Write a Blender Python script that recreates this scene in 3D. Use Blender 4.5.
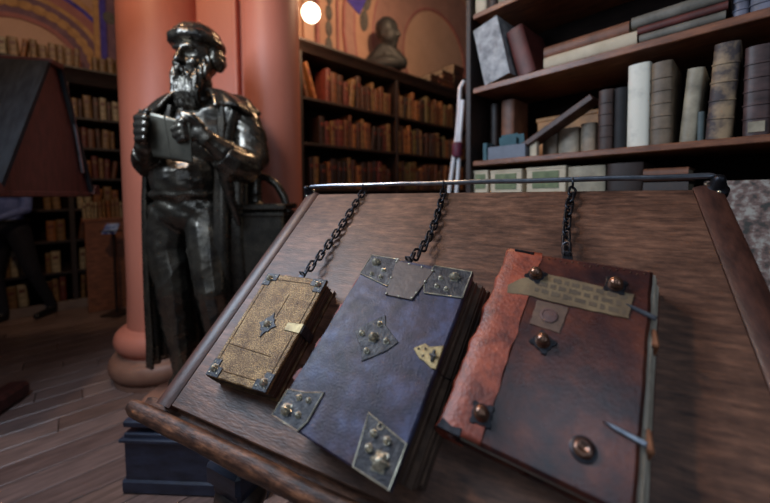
import bpy, math, random
from math import sin, cos, pi, radians as R, sqrt, atan2
from mathutils import Vector as V, Matrix, noise, Euler

for o in list(bpy.data.objects): bpy.data.objects.remove(o, do_unlink=True)
scene = bpy.context.scene
COL = scene.collection
rnd = random.Random(7)

# ------------------------------------------------------------------ camera
H = 1.25                       # eye height
FPX, PITCH, ROLL, PPY = 338.5, R(2.5), 0.00965, 209.78
cam = bpy.data.cameras.new('camera'); camo = bpy.data.objects.new('camera', cam); COL.objects.link(camo)
cam.sensor_width = 36; cam.lens = FPX/770*36; cam.shift_y = -(251.5-PPY)/770
cam.clip_start = .02; cam.clip_end = 60
camo.matrix_world = Matrix.Translation((0, 0, H)) @ Matrix.Rotation(pi/2-PITCH, 4, 'X') @ Matrix.Rotation(-ROLL, 4, 'Z')
cam.dof.use_dof = True; cam.dof.focus_distance = .75; cam.dof.aperture_fstop = 1.75
scene.camera = camo

# ------------------------------------------------------------------ world, assumed and added daylight, exposure
world = bpy.data.worlds.new('world'); scene.world = world; world.use_nodes = True
bg = world.node_tree.nodes['Background']; bg.inputs[0].default_value = (.62, .62, .70, 1); bg.inputs[1].default_value = .05
scene.view_settings.view_transform = 'Standard'; scene.view_settings.look = 'None'
scene.view_settings.gamma = 1; scene.view_settings.use_curve_mapping = False
scene.view_settings.exposure = 0.0

def area_light(name, loc, target, sx, sy, power, color):
    l = bpy.data.lights.new(name, 'AREA'); l.shape = 'RECTANGLE'; l.size = sx; l.size_y = sy; l.energy = power; l.color = color
    o = bpy.data.objects.new(name, l); COL.objects.link(o); o.location = loc
    o.rotation_euler = (V(target)-V(loc)).to_track_quat('-Z', 'Y').to_euler()
    return o
def point_light(name, loc, power, color, r=.09):
    l = bpy.data.lights.new(name, 'POINT'); l.energy = power; l.color = color; l.shadow_soft_size = r
    o = bpy.data.objects.new(name, l); COL.objects.link(o); o.location = loc
    return o
COOL = (.62, .79, 1.0); WARM = (1.0, .66, .40)
area_light('assumed_left_daylight', (-1.40, .78, 2.35), (-.05, .95, 1.05), .7, 1.0, 42, COOL)  # assumed daylight from the left, a bare area light with no window built
area_light('assumed_back_daylight', (-1.0, -1.7, 2.35), (-.4, 1.2, 1.05), .7, 2.0, 5.5, COOL)  # assumed light from behind, tall for the statue's highlights, without a window
area_light('added_overhead_daylight', (-.2, -.6, 3.3), (.3, .5, .95), .8, .6, 4.5, COOL)  # added overhead for bluish sheen on books and board, no roof opening there
area_light('added_side_daylight', (1.0, -1.7, 2.1), (-1.0, 1.9, 1.0), .5, 1.9, 8, COOL)  # added out of view to put highlights on the statue, stands in no window

# ------------------------------------------------------------------ helpers
_MW = {}
def ray(px, py):
    a = V(((px-385)/FPX, 1, (PPY-py)/FPX)); cr, sr = cos(ROLL), sin(ROLL)
    a = V((a.x*cr+a.z*sr, 1, -a.x*sr+a.z*cr)); c, s = cos(PITCH), sin(PITCH)
    return V((a.x, a.y*c+a.z*s, -a.y*s+a.z*c))
def at(px, py, Y):             # point of the place seen at that spot of the photograph, Y metres ahead
    d = ray(px, py); return V((0, 0, H))+d*(Y/d.y)
def hit(px, py, P, N):
    d = ray(px, py); C = V((0, 0, H)); return C+d*((P-C).dot(N)/d.dot(N))

class G:
    def __init__(s): s.v = []; s.f = []; s.m = []
    def add(s, vs, fs, m=0, M=None):
        b = len(s.v)
        s.v += [tuple(M @ V(p)) if M else tuple(p) for p in vs]
        s.f += [tuple(b+i for i in f) for f in fs]; s.m += [m]*len(fs); return s
    def box(s, c, d, m=0, b=.002, M=None):
        x, y, z = d[0]/2, d[1]/2, d[2]/2; b = min(b, x*.45, y*.45, z*.45); vs = []; ix = {}
        for sx in (-1, 1):
            for sy in (-1, 1):
                for sz in (-1, 1):
                    for k in range(3):
                        q = [sx*(x-b), sy*(y-b), sz*(z-b)]; q[k] = (sx*x, sy*y, sz*z)[k]
                        ix[sx, sy, sz, k] = len(vs); vs.append((q[0]+c[0], q[1]+c[1], q[2]+c[2]))
        fs = []; I = ix
        for k in range(3):
            a, e = [j for j in range(3) if j != k]
            for t in (-1, 1):
                q = []
                for (p, r_) in ((-1, -1), (1, -1), (1, 1), (-1, 1)):
                    sg = [0, 0, 0]; sg[k] = t; sg[a] = p; sg[e] = r_; q.append(I[sg[0], sg[1], sg[2], k])
                fs.append(q)
        for k in range(3):
            a, e = [j for j in range(3) if j != k]
            for p in (-1, 1):
                for r_ in (-1, 1):
                    q = []
                    for (t, kk) in ((-1, a), (1, a), (1, e), (-1, e)):
                        sg = [0, 0, 0]; sg[k] = t; sg[a] = p; sg[e] = r_; q.append(I[sg[0], sg[1], sg[2], kk])
                    fs.append(q)
        for sx in (-1, 1):
            for sy in (-1, 1):
                for sz in (-1, 1): fs.append([I[sx, sy, sz, k] for k in range(3)])
        return s.add(vs, fs, m, M)
    def tube(s, path, r, seg=8, m=0, closed=False, M=None):
        path = [V(p) for p in path]; n = len(path); rr = r if isinstance(r, (list, tuple)) else [r]*n
        T = []
        for i in range(n):
            a = path[(i-1) % n] if (closed or i > 0) else path[i]; b = path[(i+1) % n] if (closed or i < n-1) else path[i]
            T.append((b-a).normalized())
        up = V((0, 0, 1)) if abs(T[0].z) < .9 else V((1, 0, 0))
        N = (up-T[0]*up.dot(T[0])).normalized(); vs = []; fs = []
        for i in range(n):
            N = (N-T[i]*N.dot(T[i])).normalized(); B = T[i].cross(N)
            for j in range(seg):
                t = 2*pi*j/seg; vs.append(path[i]+(N*cos(t)+B*sin(t))*rr[i])
        for i in range(n if closed else n-1):
            i2 = (i+1) % n
            for j in range(seg): j2 = (j+1) % seg; fs.append((i*seg+j, i*seg+j2, i2*seg+j2, i2*seg+j))
        if not closed: fs.append(tuple(range(seg))[::-1]); fs.append(tuple((n-1)*seg+j for j in range(seg)))
        return s.add(vs, fs, m, M)
    def lathe(s, prof, seg=24, m=0, M=None, a0=0, a1=2*pi):       # prof: (radius, z)
        full = abs(a1-a0-2*pi) < 1e-6; cnt = seg if full else seg+1; vs = []; fs = []
        for r, z in prof:
            for j in range(cnt): t = a0+(a1-a0)*j/seg; vs.append((r*cos(t), r*sin(t), z))
        for i in range(len(prof)-1):
            for j in range(seg): j2 = (j+1) % cnt; fs.append((i*cnt+j, i*cnt+j2, (i+1)*cnt+j2, (i+1)*cnt+j))
        if full:
            if prof[0][0] > 1e-5: fs.append(tuple(range(cnt))[::-1])
            if prof[-1][0] > 1e-5: fs.append(tuple((len(prof)-1)*cnt+j for j in range(cnt)))
        return s.add(vs, fs, m, M)
    def ell(s, c, r, M=None, nu=14, nv=10, m=0):
        vs = []; fs = []
        for i in range(nv+1):
            t = pi*i/nv
            for j in range(nu): p = 2*pi*j/nu; vs.append((c[0]+r[0]*sin(t)*cos(p), c[1]+r[1]*sin(t)*sin(p), c[2]+r[2]*cos(t)))
        for i in range(nv):
            for j in range(nu): j2 = (j+1) % nu; fs.append((i*nu+j, (i+1)*nu+j, (i+1)*nu+j2, i*nu+j2))
        return s.add(vs, fs, m, M)
    def cap(s, p0, r0, p1, r1, seg=12):
        p0, p1 = V(p0), V(p1); d = (p1-p0).normalized(); path = []; rr = []
        for k in range(5): t = pi/2*(1-k/4.0); path.append(p0-d*r0*sin(t)*.999); rr.append(max(r0*cos(t), r0*.05))
        for k in range(5): t = pi/2*k/4.0; path.append(p1+d*r1*sin(t)*.999); rr.append(max(r1*cos(t), r1*.05))
        return s.tube(path, rr, seg)
    def prism(s, pts, z0, z1, bev=0, m=0, M=None):               # pts: counter-clockwise outline in xy
        n = len(pts); pts = [V((p[0], p[1])) for p in pts]
        if bev:
            ins = []
            for i in range(n):
                e1 = (pts[i]-pts[i-1]).normalized(); e2 = (pts[(i+1) % n]-pts[i]).normalized()
                nn = V((-e1.y-e2.y, e1.x+e2.x)); l = nn.length; nn = nn/l if l > 1e-6 else V((-e1.y, e1.x))
                ins.append(pts[i]+nn*bev/max(.5, abs(nn.dot(V((-e1.y, e1.x))))))
            rings = [(pts, z0), (pts, z1-bev), (ins, z1)]
        else: rings = [(pts, z0), (pts, z1)]
        vs = [(p.x, p.y, z) for ps, z in rings for p in ps]; fs = [tuple(range(n))[::-1]]
        for k in range(len(rings)-1):
            for i in range(n): j = (i+1) % n; fs.append((k*n+i, k*n+j, (k+1)*n+j, (k+1)*n+i))
        fs.append(tuple((len(rings)-1)*n+i for i in range(n)))
        return s.add(vs, fs, m, M)
    def extrude(s, prof, x0, x1, m=0, M=None):                   # profile (y, z) along x
        n = len(prof); vs = [(x0, y, z) for y, z in prof]+[(x1, y, z) for y, z in prof]
        fs = [tuple(range(n)), tuple(range(n, 2*n))[::-1]]
        for i in range(n): j = (i+1) % n; fs.append((i, n+i, n+j, j))
        return s.add(vs, fs, m, M)
    def mesh(s, name, mats=(), smooth=35):
        me = bpy.data.meshes.new(name); me.from_pydata(s.v, [], s.f)
        for m in mats: me.materials.append(m)
        if len(mats) > 1: me.polygons.foreach_set('material_index', s.m)
        finish(me, smooth); return me
    def build(s, name, mats, parent=None, world=False, smooth=35):
        if not isinstance(mats, (list, tuple)): mats = [mats]
        if world and parent is not None:
            I = _MW[parent.name].inverted(); s.v = [tuple(I @ V(p)) for p in s.v]
        return link(name, s.mesh(name, mats, smooth), parent)
def finish(me, smooth):
    import bmesh
    bm = bmesh.new(); bm.from_mesh(me); bmesh.ops.recalc_face_normals(bm, faces=bm.faces); bm.to_mesh(me); bm.free()
    if smooth:
        me.polygons.foreach_set('use_smooth', [True]*len(me.polygons))
        if smooth < 180: me.set_sharp_from_angle(angle=R(smooth))
    me.update()
def link(name, me, parent=None):
    o = bpy.data.objects.new(name, me); COL.objects.link(o)
    if parent is not None: o.parent = parent
    return o
def tag(o, label=None, cat=None, group=None, kind=None):
    if label: o['label'] = label
    if cat: o['category'] = cat
    if group: o['group'] = group
    if kind: o['kind'] = kind
    return o
def thing(name, label, cat, loc=(0, 0, 0), rotz=0, group=None, M=None, kind=None):
    o = bpy.data.objects.new(name, None); COL.objects.link(o); o.empty_display_size = .05
    mw = M if M is not None else Matrix.Translation(loc) @ Matrix.Rotation(rotz, 4, 'Z')
    o.location = mw.to_translation(); o.rotation_euler = mw.to_euler(); _MW[o.name] = mw
    tag(o, label, cat, group, kind); return o
def remesh(g, voxel, smooth_it=2):
    me = bpy.data.meshes.new('tmp'); me.from_pydata(g.v, [], g.f); finish(me, 0)
    o = bpy.data.objects.new('tmp', me); COL.objects.link(o)
    md = o.modifiers.new('r', 'REMESH'); md.mode = 'VOXEL'; md.voxel_size = voxel
    if smooth_it:
        ms = o.modifiers.new('s', 'SMOOTH'); ms.factor = .5; ms.iterations = smooth_it
    dg = bpy.context.evaluated_depsgraph_get(); ev = o.evaluated_get(dg); out = bpy.data.meshes.new_from_object(ev)
    bpy.data.objects.remove(o, do_unlink=True); bpy.data.meshes.remove(me)
    return out
def from_mesh(name, me, mats, parent, world=True):
    if not isinstance(mats, (list, tuple)): mats = [mats]
    if world and parent is not None: me.transform(_MW[parent.name].inverted())
    me.name = name; me.materials.clear()
    for m in mats: me.materials.append(m)
    me.polygons.foreach_set('use_smooth', [True]*len(me.polygons)); me.update()
    return link(name, me, parent)
def displace(me, fn):
    ns = [v.normal.copy() for v in me.vertices]; cs = [v.co.copy() for v in me.vertices]
    for v, n, c in zip(me.vertices, ns, cs): v.co = fn(c, n)
    me.update()

# ------------------------------------------------------------------ materials
_mats = {}
def mat(name, c1, c2=None, scale=8.0, stretch=(1, 1, 1), rough=.5, metal=0.0, bump=0.0, bscale=60.0, detail=6.0,
        c3=None, lo=.35, hi=.65, spec=.5, kind='noise', coat=0.0, emit=None, rvar=0.0, bd=.002, mottle=None):
    if name in _mats: return _mats[name]
    m = bpy.data.materials.new(name); m.use_nodes = True; _mats[name] = m
    nt = m.node_tree; N = nt.nodes; L = nt.links; p = N['Principled BSDF']
    p.inputs['Roughness'].default_value = rough; p.inputs['Metallic'].default_value = metal
    p.inputs['Specular IOR Level'].default_value = spec
    if coat: p.inputs['Coat Weight'].default_value = coat; p.inputs['Coat Roughness'].default_value = .22
    tc = N.new('ShaderNodeTexCoord'); mp = N.new('ShaderNodeMapping'); mp.inputs['Scale'].default_value = stretch
    L.new(tc.outputs['Object'], mp.inputs['Vector'])
    c2 = c2 or tuple(x*.7 for x in c1)
    nz = N.new('ShaderNodeTexNoise'); nz.inputs['Scale'].default_value = scale; nz.inputs['Detail'].default_value = detail
    nz.inputs['Roughness'].default_value = .62
    L.new(mp.outputs[0], nz.inputs['Vector'])
    src = nz.outputs['Fac']
    if kind == 'voronoi':
        vo = N.new('ShaderNodeTexVoronoi'); vo.feature = 'DISTANCE_TO_EDGE'; vo.inputs['Scale'].default_value = scale
        mx = N.new('ShaderNodeMix'); mx.data_type = 'VECTOR'; mx.inputs[0].default_value = .06
        L.new(mp.outputs[0], mx.inputs[4]); L.new(nz.outputs['Color'], mx.inputs[5]); L.new(mx.outputs[1], vo.inputs['Vector'])
        ml = N.new('ShaderNodeMath'); ml.operation = 'MULTIPLY'; ml.inputs[1].default_value = 3.0
        L.new(vo.outputs['Distance'], ml.inputs[0]); src = ml.outputs[0]
    cr = N.new('ShaderNodeValToRGB'); L.new(src, cr.inputs[0])
    cr.color_ramp.elements[0].position = lo; cr.color_ramp.elements[1].position = hi
    cr.color_ramp.elements[0].color = (*c2, 1); cr.color_ramp.elements[1].color = (*c1, 1)
    if c3:
        e = cr.color_ramp.elements.new((lo+hi)/2); e.color = (*c3, 1)
    colr = cr.outputs[0]
    if mottle:
        n4 = N.new('ShaderNodeTexNoise'); n4.inputs['Scale'].default_value = mottle[0]; n4.inputs['Detail'].default_value = 8; n4.inputs['Roughness'].default_value = .7
        L.new((tc.outputs['Object'] if len(mottle) < 4 else mp.outputs[0]), n4.inputs['Vector'])
        r4 = N.new('ShaderNodeValToRGB'); L.new(n4.outputs['Fac'], r4.inputs[0]); r4.color_ramp.elements[0].position = .36; r4.color_ramp.elements[1].position = .64
        r4.color_ramp.elements[0].color = (*mottle[1], 1); r4.color_ramp.elements[1].color = (*mottle[2], 1)
        mm = N.new('ShaderNodeMix'); mm.data_type = 'RGBA'; mm.blend_type = 'MULTIPLY'; mm.inputs[0].default_value = 1
        L.new(colr, mm.inputs[6]); L.new(r4.outputs[0], mm.inputs[7]); colr = mm.outputs[2]
    L.new(colr, p.inputs['Base Color'])
    if rvar:
        mr = N.new('ShaderNodeMapRange'); mr.inputs[3].default_value = rough-rvar; mr.inputs[4].default_value = rough+rvar
        n3 = N.new('ShaderNodeTexNoise'); n3.inputs['Scale'].default_value = scale*2.3; L.new(mp.outputs[0], n3.inputs['Vector'])
        L.new(n3.outputs['Fac'], mr.inputs[0]); L.new(mr.outputs[0], p.inputs['Roughness'])
    if bump:
        n2 = N.new('ShaderNodeTexNoise'); n2.inputs['Scale'].default_value = bscale; n2.inputs['Detail'].default_value = 5
        L.new(mp.outputs[0], n2.inputs['Vector'])
        bp = N.new('ShaderNodeBump'); bp.inputs['Strength'].default_value = bump; bp.inputs['Distance'].default_value = bd
        L.new(n2.outputs['Fac'] if kind != 'voronoi' else src, bp.inputs['Height']); L.new(bp.outputs[0], p.inputs['Normal'])
    if emit:
        p.inputs['Emission Color'].default_value = (*emit[0], 1); p.inputs['Emission Strength'].default_value = emit[1]
    return m
def hsvj(c, k=.2):
    f = 1+rnd.uniform(-k, k); return tuple(max(0, min(1, x*f*(1+rnd.uniform(-.06, .06)))) for x in c)

WOOD = mat('lectern_oak', (.265, .130, .080), (.060, .030, .021), 16, (1.3, 6.5, 6.5), .44, bump=.3, bscale=60, c3=(.150, .074, .047), spec=.38, rvar=.08, detail=15, lo=.30, hi=.72, mottle=(7, (.52, .46, .44), (1.15, 1.08, 1.03)))
STILE = mat('stile_mahogany', (.095, .034, .021), (.035, .013, .009), 5, (12, 1.2, 6), .42, bump=.2, bscale=24)
LEDGE = mat('worn_ledge_oak', (.20, .088, .046), (.035, .016, .011), 14, (1.5, 8, 8), .5, bump=.4, bscale=60, c3=(.085, .037, .022), rvar=.08, spec=.3, mottle=(40, (.55, .5, .48), (1.5, 1.4, 1.3)))
DARKWOOD = mat('dark_stained_wood', (.050, .026, .018), (.018, .010, .008), 5, (2, 8, 8), .45, bump=.08)
SHELFWOOD = mat('shelf_wood', (.30, .115, .055), (.11, .042, .023), 5, (2, 10, 10), .4, bump=.3)
CASEWOOD = mat('bookcase_wood', (.030, .014, .010), (.012, .007, .005), 5, (2, 8, 8), .5, bump=.15)
BACKW = mat('bookcase_back_board', (.016, .009, .007), (.008, .005, .004), 5, (2, 8, 8), .9, spec=.1)
BLUEWOOD = mat('blue_black_chest_paint', (.030, .036, .062), (.014, .016, .027), 6, (2, 6, 6), .38, bump=.2)
MAHOG = mat('mahogany', (.07, .02, .017), (.03, .009, .008), 4, (3, 10, 3), .42, bump=.04)
IRON = mat('black_iron', (.05, .05, .058), (.02, .02, .024), 40, rough=.38, metal=.85, bump=.25, bscale=140)
RAILM = mat('dark_steel_rail', (.30, .32, .36), (.17, .18, .21), 30, rough=.3, metal=.9, bump=.1, bscale=150)
BRASSD = mat('tarnished_brass', (.075, .072, .072), (.016, .016, .02), 75, rough=.46, metal=.35, spec=.35, bump=.6, bscale=300, c3=(.034, .033, .037))
BRASSB = mat('bright_brass', (.42, .32, .15), (.20, .14, .065), 60, rough=.5, metal=.4, bump=.4, bscale=250)
BRASSM = mat('worn_brass_boss', (.92, .84, .64), (.42, .36, .26), 80, rough=.22, metal=.6)
COPPER = mat('brown_bronze_boss', (.30, .15, .09), (.10, .06, .05), 50, rough=.24, metal=.75)
BRONZE = mat('dark_patinated_bronze', (.17, .142, .108), (.07, .062, .055), 9, rough=.27, metal=.85, bump=.2, bscale=60, rvar=.06, spec=.6)
PINK = mat('pink_column_paint', (.60, .205, .135), (.52, .17, .11), 2.5, (1, 1, .4), .5, bump=.15, bscale=20)
TANSTONE = mat('tan_stone', (.34, .17, .11), (.22, .10, .065), 5, rough=.5, bump=.06)
PEACH = mat('peach_plaster', (.56, .33, .225), (.46, .265, .18), 3, rough=.85, bump=.2)
PEACHL = mat('pale_peach_plaster', (.66, .42, .30), (.57, .355, .25), 3, rough=.85, bump=.2)
PURPLE = mat('mauve_paint', (.24, .13, .16), (.16, .085, .12), 12, rough=.8)
ROSE = mat('rose_paint', (.42, .17, .15), (.34, .13, .12), 12, rough=.8)
OCHRE = mat('ochre_paint', (.58, .33, .14), (.42, .22, .09), 14, rough=.8)
BLUEP = mat('ultramarine_paint', (.09, .07, .42), (.05, .035, .26), 10, rough=.8)
GREYGR = mat('grey_green_paint', (.16, .14, .12), (.08, .075, .07), 18, rough=.8)
PAGES = mat('page_edges', (.50, .41, .29), (.24, .18, .12), 30, (1, 1, 30), .85, bump=.3, bscale=20)
PAGESW = mat('pale_page_edges', (.46, .40, .32), (.26, .21, .155), 20, (1, 1, 30), .85, bump=.3, bscale=20)
PAGESD = mat('dark_page_edges', (.13, .07, .042), (.03, .015, .010), 20, (1, 1, 40), .8, bump=.6, bscale=20)
LE_SKYSHEEN = mat('blue_sheen_leather', (.078, .086, .170), (.012, .013, .032), 30, (1, 1, 1), .45, bump=.3, bscale=300, c3=(.040, .037, .074), lo=.33, hi=.70, rvar=.13, spec=.32, detail=15, mottle=(16, (.95, .52, .38), (1.0, 1.12, 1.15)))  # blue of the sky's sheen is put into the leather colour
LE_PLATE = mat('brown_leather_panel', (.10, .066, .055), (.05, .035, .033), 30, rough=.5, bump=.3, bscale=120)
LE_BROWN = mat('red_brown_leather', (.165, .046, .021), (.016, .011, .015), 20, (1, 1, 1), .30, bump=.25, bscale=240, c3=(.075, .021, .014), lo=.32, hi=.72, rvar=.07, coat=.3, detail=14, mottle=(8, (.42, .42, .52), (1.25, 1.1, 1.02)))
LE_ORANGE = mat('orange_red_leather', (.40, .090, .043), (.11, .022, .014), 34, rough=.45, bump=.5, bscale=200, c3=(.27, .058, .030), detail=12, mottle=(14, (.6, .5, .5), (1.2, 1.15, 1.1)))
LE_GOLD = mat('gilt_tooled_leather', (.60, .41, .18), (.045, .022, .012), 400, rough=.44, metal=.3, bump=.9, bscale=420, c3=(.25, .15, .062), lo=.36, hi=.66, detail=3, mottle=(30, (.42, .33, .26), (1.1, 1.05, .98)))
LE_GOLDED = mat('dark_gilt_border', (.20, .115, .05), (.055, .028, .016), 60, rough=.42, metal=.25, bump=.3)
REDLE = mat('torn_red_leather', (.30, .045, .03), (.13, .02, .015), 40, rough=.6, bump=.3)
PARCH = mat('brown_parchment', (.235, .155, .078), (.12, .075, .04), 25, rough=.55, bump=.3)
PARCHD = mat('old_paper_stamp', (.17, .095, .06), (.09, .05, .034), 40, rough=.6, bump=.2)
WAX = mat('wax_seal', (.16, .085, .07), (.10, .05, .045), 40, rough=.45, bump=.2)
INK = mat('faded_ink', (.085, .056, .034), (.12, .08, .048), 60, rough=.7)
TANLE = mat('tan_strap_leather', (.36, .14, .06), (.22, .08, .035), 30, rough=.55, bump=.2)
WHITEM = mat('white_enamel_tube', (.85, .86, .88), (.75, .76, .79), 10, rough=.3)
MAROON = mat('maroon_strap', (.14, .02, .05), (.08, .012, .03), 40, rough=.6)
GLOBE = mat('lit_glass_globe', (1, .85, .65), (1, .85, .65), 3, rough=.3, emit=((1.0, .80, .58), 9.0))
SKIN = mat('skin', (.55, .33, .25), (.48, .28, .21), 6, rough=.5)
SHIRT = mat('blue_shirt_cloth', (.14, .20, .48), (.09, .13, .36), 30, rough=.8, bump=.2)
TROUS = mat('navy_trousers_cloth', (.012, .013, .024), (.007, .008, .015), 30, rough=.85, bump=.2)
SHOE = mat('black_shoe_leather', (.012, .012, .014), (.007, .007, .008), 30, rough=.4)
HAIRD = mat('dark_hair', (.02, .014, .01), (.01, .007, .005), 30, rough=.6)
GREYBOX = mat('slate_card', (.16, .18, .22), (.13, .145, .18), 20, rough=.6)
TEAL = mat('teal_card', (.05, .13, .15), (.035, .09, .11), 20, rough=.6)
CREAM = mat('cream_paper', (.62, .52, .38), (.48, .39, .27), 12, rough=.8, bump=.1)
GREENL = mat('green_label', (.20, .23, .12), (.12, .15, .08), 40, rough=.8)
MARBLE = mat('marbled_paper', (.42, .39, .34), (.055, .052, .045), 34, rough=.6, c3=(.21, .13, .11), lo=.38, hi=.62, bump=.1)
FLOORM = [mat('floor_board_%s' % k, c, tuple(x*.5 for x in c), 4, (1.2, 9, 3), .34, bump=.08, bscale=9, rvar=.08) for k, c in
          (('a', (.24, .155, .135)), ('b', (.20, .125, .108)), ('c', (.28, .185, .16)), ('d', (.22, .135, .11)))]
JOINT = mat('floor_joint_dark', (.07, .045, .038), (.04, .026, .022), 8, rough=.8)

# ================================================================== the setting
AZ = R(42.5)                                  # the room's long direction
A = V((cos(AZ), sin(AZ), 0)); B = V((-sin(AZ), cos(AZ), 0)); RT = -B
Z = V((0, 0, 1))
g = G(); g.box((0, 0, -.06), (14, 14, .08), b=0)
fl = tag(g.build('floor', JOINT, smooth=0), 'dark brown wooden plank floor', kind='structure')
fl.rotation_euler = (0, 0, AZ); fl.location = (-1.2, 2.6, 0)
pw, cnt = .155, 0
plank_mesh = {}
for i in range(-34, 24):
    y = i*pw; x = -4.2+rnd.uniform(-1.2, 0)
    while x < 3.6:
        L_ = rnd.choice((1.6, 2.1, 2.6)); k = rnd.randrange(4)
        w = Matrix.Rotation(AZ, 4, 'Z') @ V((x+L_/2, y, 0))+V((-1.2, 2.6, 0))
        dx, dy = w.x, w.y
        if -4.9 < dx < 2.6 and .2 < dy < 6.6 and dx < .6*dy+2.0:
            key = (L_, k)
            if key not in plank_mesh:
                q = G(); q.box((0, 0, -.011), (L_-.004, pw-.006, .022), b=.002); plank_mesh[key] = q.mesh('plank', [FLOORM[k]], 0)
            o = link('plank', plank_mesh[key], fl); o.location = (x+L_/2, y, -rnd.uniform(0, .0015)); cnt += 1
        x += L_

# back walls with painted blind arches
def wall(name, P, length, x0, z0=0, z1=6.2, t=.2, m=PEACH):
    r = thing(name, 'painted peach plaster wall with blind arches', None, (P.x, P.y, 0), AZ, kind='structure')
    g = G(); g.box((x0+length/2, t/2, (z0+z1)/2), (length, t, z1-z0), b=0); g.build('plaster', m, r, smooth=0)
    return r
def wall_pt(r, px, py):
    M = _MW[r.name]; q = hit(px, py, M.to_translation(), B); l = M.inverted() @ q; return l.x, l.z
def arc_band(r, cx, cz, r0, r1, m, a0=0, a1=pi, y0=-.02, name='arch_band', seg=28):
    g = G(); vs = []; fs = []
    for i in range(seg+1):
        t = a0+(a1-a0)*i/seg
        for rr in (r0, r1):
            for y in (y0, .0): vs.append((cx+rr*cos(t), y, cz+rr*sin(t)))
    for i in range(seg):
        b = i*4; c = b+4
        fs += [(b, b+2, c+2, c), (b, c, c+1, b+1), (b+2, b+3, c+3, c+2)]
    g.add(vs, fs); return g.build(name, m, r)
def medallions(r, cx, cz, rad, n, a0, a1, w, h, m, y=-.03):
    for i in range(n):
        t = a0+(a1-a0)*(i+.5)/n
        g = G(); M = Matrix.Translation((cx+rad*cos(t), y, cz+rad*sin(t))) @ Matrix.Rotation(-t, 4, 'Y') @ Matrix.Rotation(pi/2, 4, 'X')
        pts = [(w*cos(2*pi*k/14), h*sin(2*pi*k/14)) for k in range(14)]
        g.prism(pts, -.012, .006, .004, M=M); g.build('painted_medallion', m, r)
MID0 = at(302, 195, 3.2); MID0.z = 0
wb = wall('wall_back', MID0+B*.44, 9.0, -1.2)
def arch(r, pc, prim, widths):
    cx, cz = wall_pt(r, *pc); ex, ez = wall_pt(r, *prim); rad = sqrt((ex-cx)**2+(ez-cz)**2)
    g = G(); pts = [(cx+rad*cos(pi*i/30), cz+rad*sin(pi*i/30)) for i in range(31)]+[(cx-rad, cz-1.0), (cx+rad, cz-1.0)]
    M = Matrix(((1, 0, 0, 0), (0, 0, -1, 0), (0, 1, 0, 0), (0, 0, 0, 1)))
    g.prism(pts, 0, .006, M=M); g.build('arch_field', PEACHL, r)
    rr = rad
    for w, m, med in widths:
        arc_band(r, cx, cz, rr, rr+w, m, a0=-.7, a1=pi+.7, y0=-.03)
        if med: medallions(r, cx, cz, rr+w/2, med[0], 0, pi, med[1], med[2], med[3], y=-.035)
        rr += w
    return cx, cz, rr
MAUVE = mat('pale_mauve_plaster', (.44, .25, .20), (.36, .20, .165), 6, rough=.85)
ax, az_, ar = arch(wb, (436, 62), (404, 62), ((.035, ROSE, None), (.52, MAUVE, None), (.03, ROSE, None), (.26, PEACH, (18, .065, .13, GREYGR)), (.03, ROSE, None), (.12, MAUVE, None), (.03, ROSE, None)))
# ribs of the neighbouring bay, left of the arch
for pxa, w, m in ((308, .12, PEACHL), (317, .04, ROSE), (327, .22, PEACH), (337, .035, ROSE)):
    x, z = wall_pt(wb, pxa, 60); g = G(); g.box((x, -.02, 3.6), (w, .03, 3.0), b=.006); g.build('painted_rib', m, wb)
for k in range(7):
    x, z = wall_pt(wb, 327, 46-k*16); g = G()
    pts = [(.045*cos(2*pi*i/14), .09*sin(2*pi*i/14)) for i in range(14)]
    g.prism(pts, 0, .01, .004, M=Matrix.Translation((x, -.035, z)) @ Matrix.Rotation(pi/2, 4, 'X')); g.build('painted_medallion', GREYGR, wb)
x, z = wall_pt(wb, 356, 2); g = G(); g.prism([(-.22, -.02), (.02, -.16), (.16, .12), (.05, .5), (-.22, .5)], 0, .012, .004, M=Matrix.Translation((x, -.032, z)) @ Matrix.Rotation(pi/2, 4, 'X')); g.build('blue_spandrel', BLUEP, wb)
LEFT0 = at(0, 195, 3.45); LEFT0.z = 0
wl = wall('wall_left', LEFT0+B*.44, 5.2, -1.6)
arch(wl, (22, 62), (76, 62), ((.05, ROSE, None), (.22, PURPLE, (18, .05, .07, OCHRE)), (.05, OCHRE, None), (.10, ROSE, None), (.05, BLUEP, None), (.06, OCHRE, None)))
for pxa, w, m in ((98, .07, OCHRE), (104, .09, BLUEP), (111, .10, PURPLE)):
    x, z = wall_pt(wl, pxa, 50); g = G(); g.box((x, -.05, 4.0), (w, .03, 2.6), b=.006); g.build('painted_rib', m, wl)
x, z = wall_pt(wl, 109, 20); g = G(); g.ell((x, -.06, z), (.07, .02, .08)); g.build('painted_medallion', GREYGR, wl)
# wall on the right, behind the near bookcase
P1 = at(470, 195, 1.75); P1.z = 0
g = G(); g.box((1.75, .52, 2.4), (3.4, .12, 4.8), b=0); wr = g.build('wall_right', PEACH, smooth=0); wr.location = P1; wr.rotation_euler = (0, 0, AZ-pi/2)
tag(wr, 'shaded peach wall behind the near bookcase', kind='structure')
wr.location = P1
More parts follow.
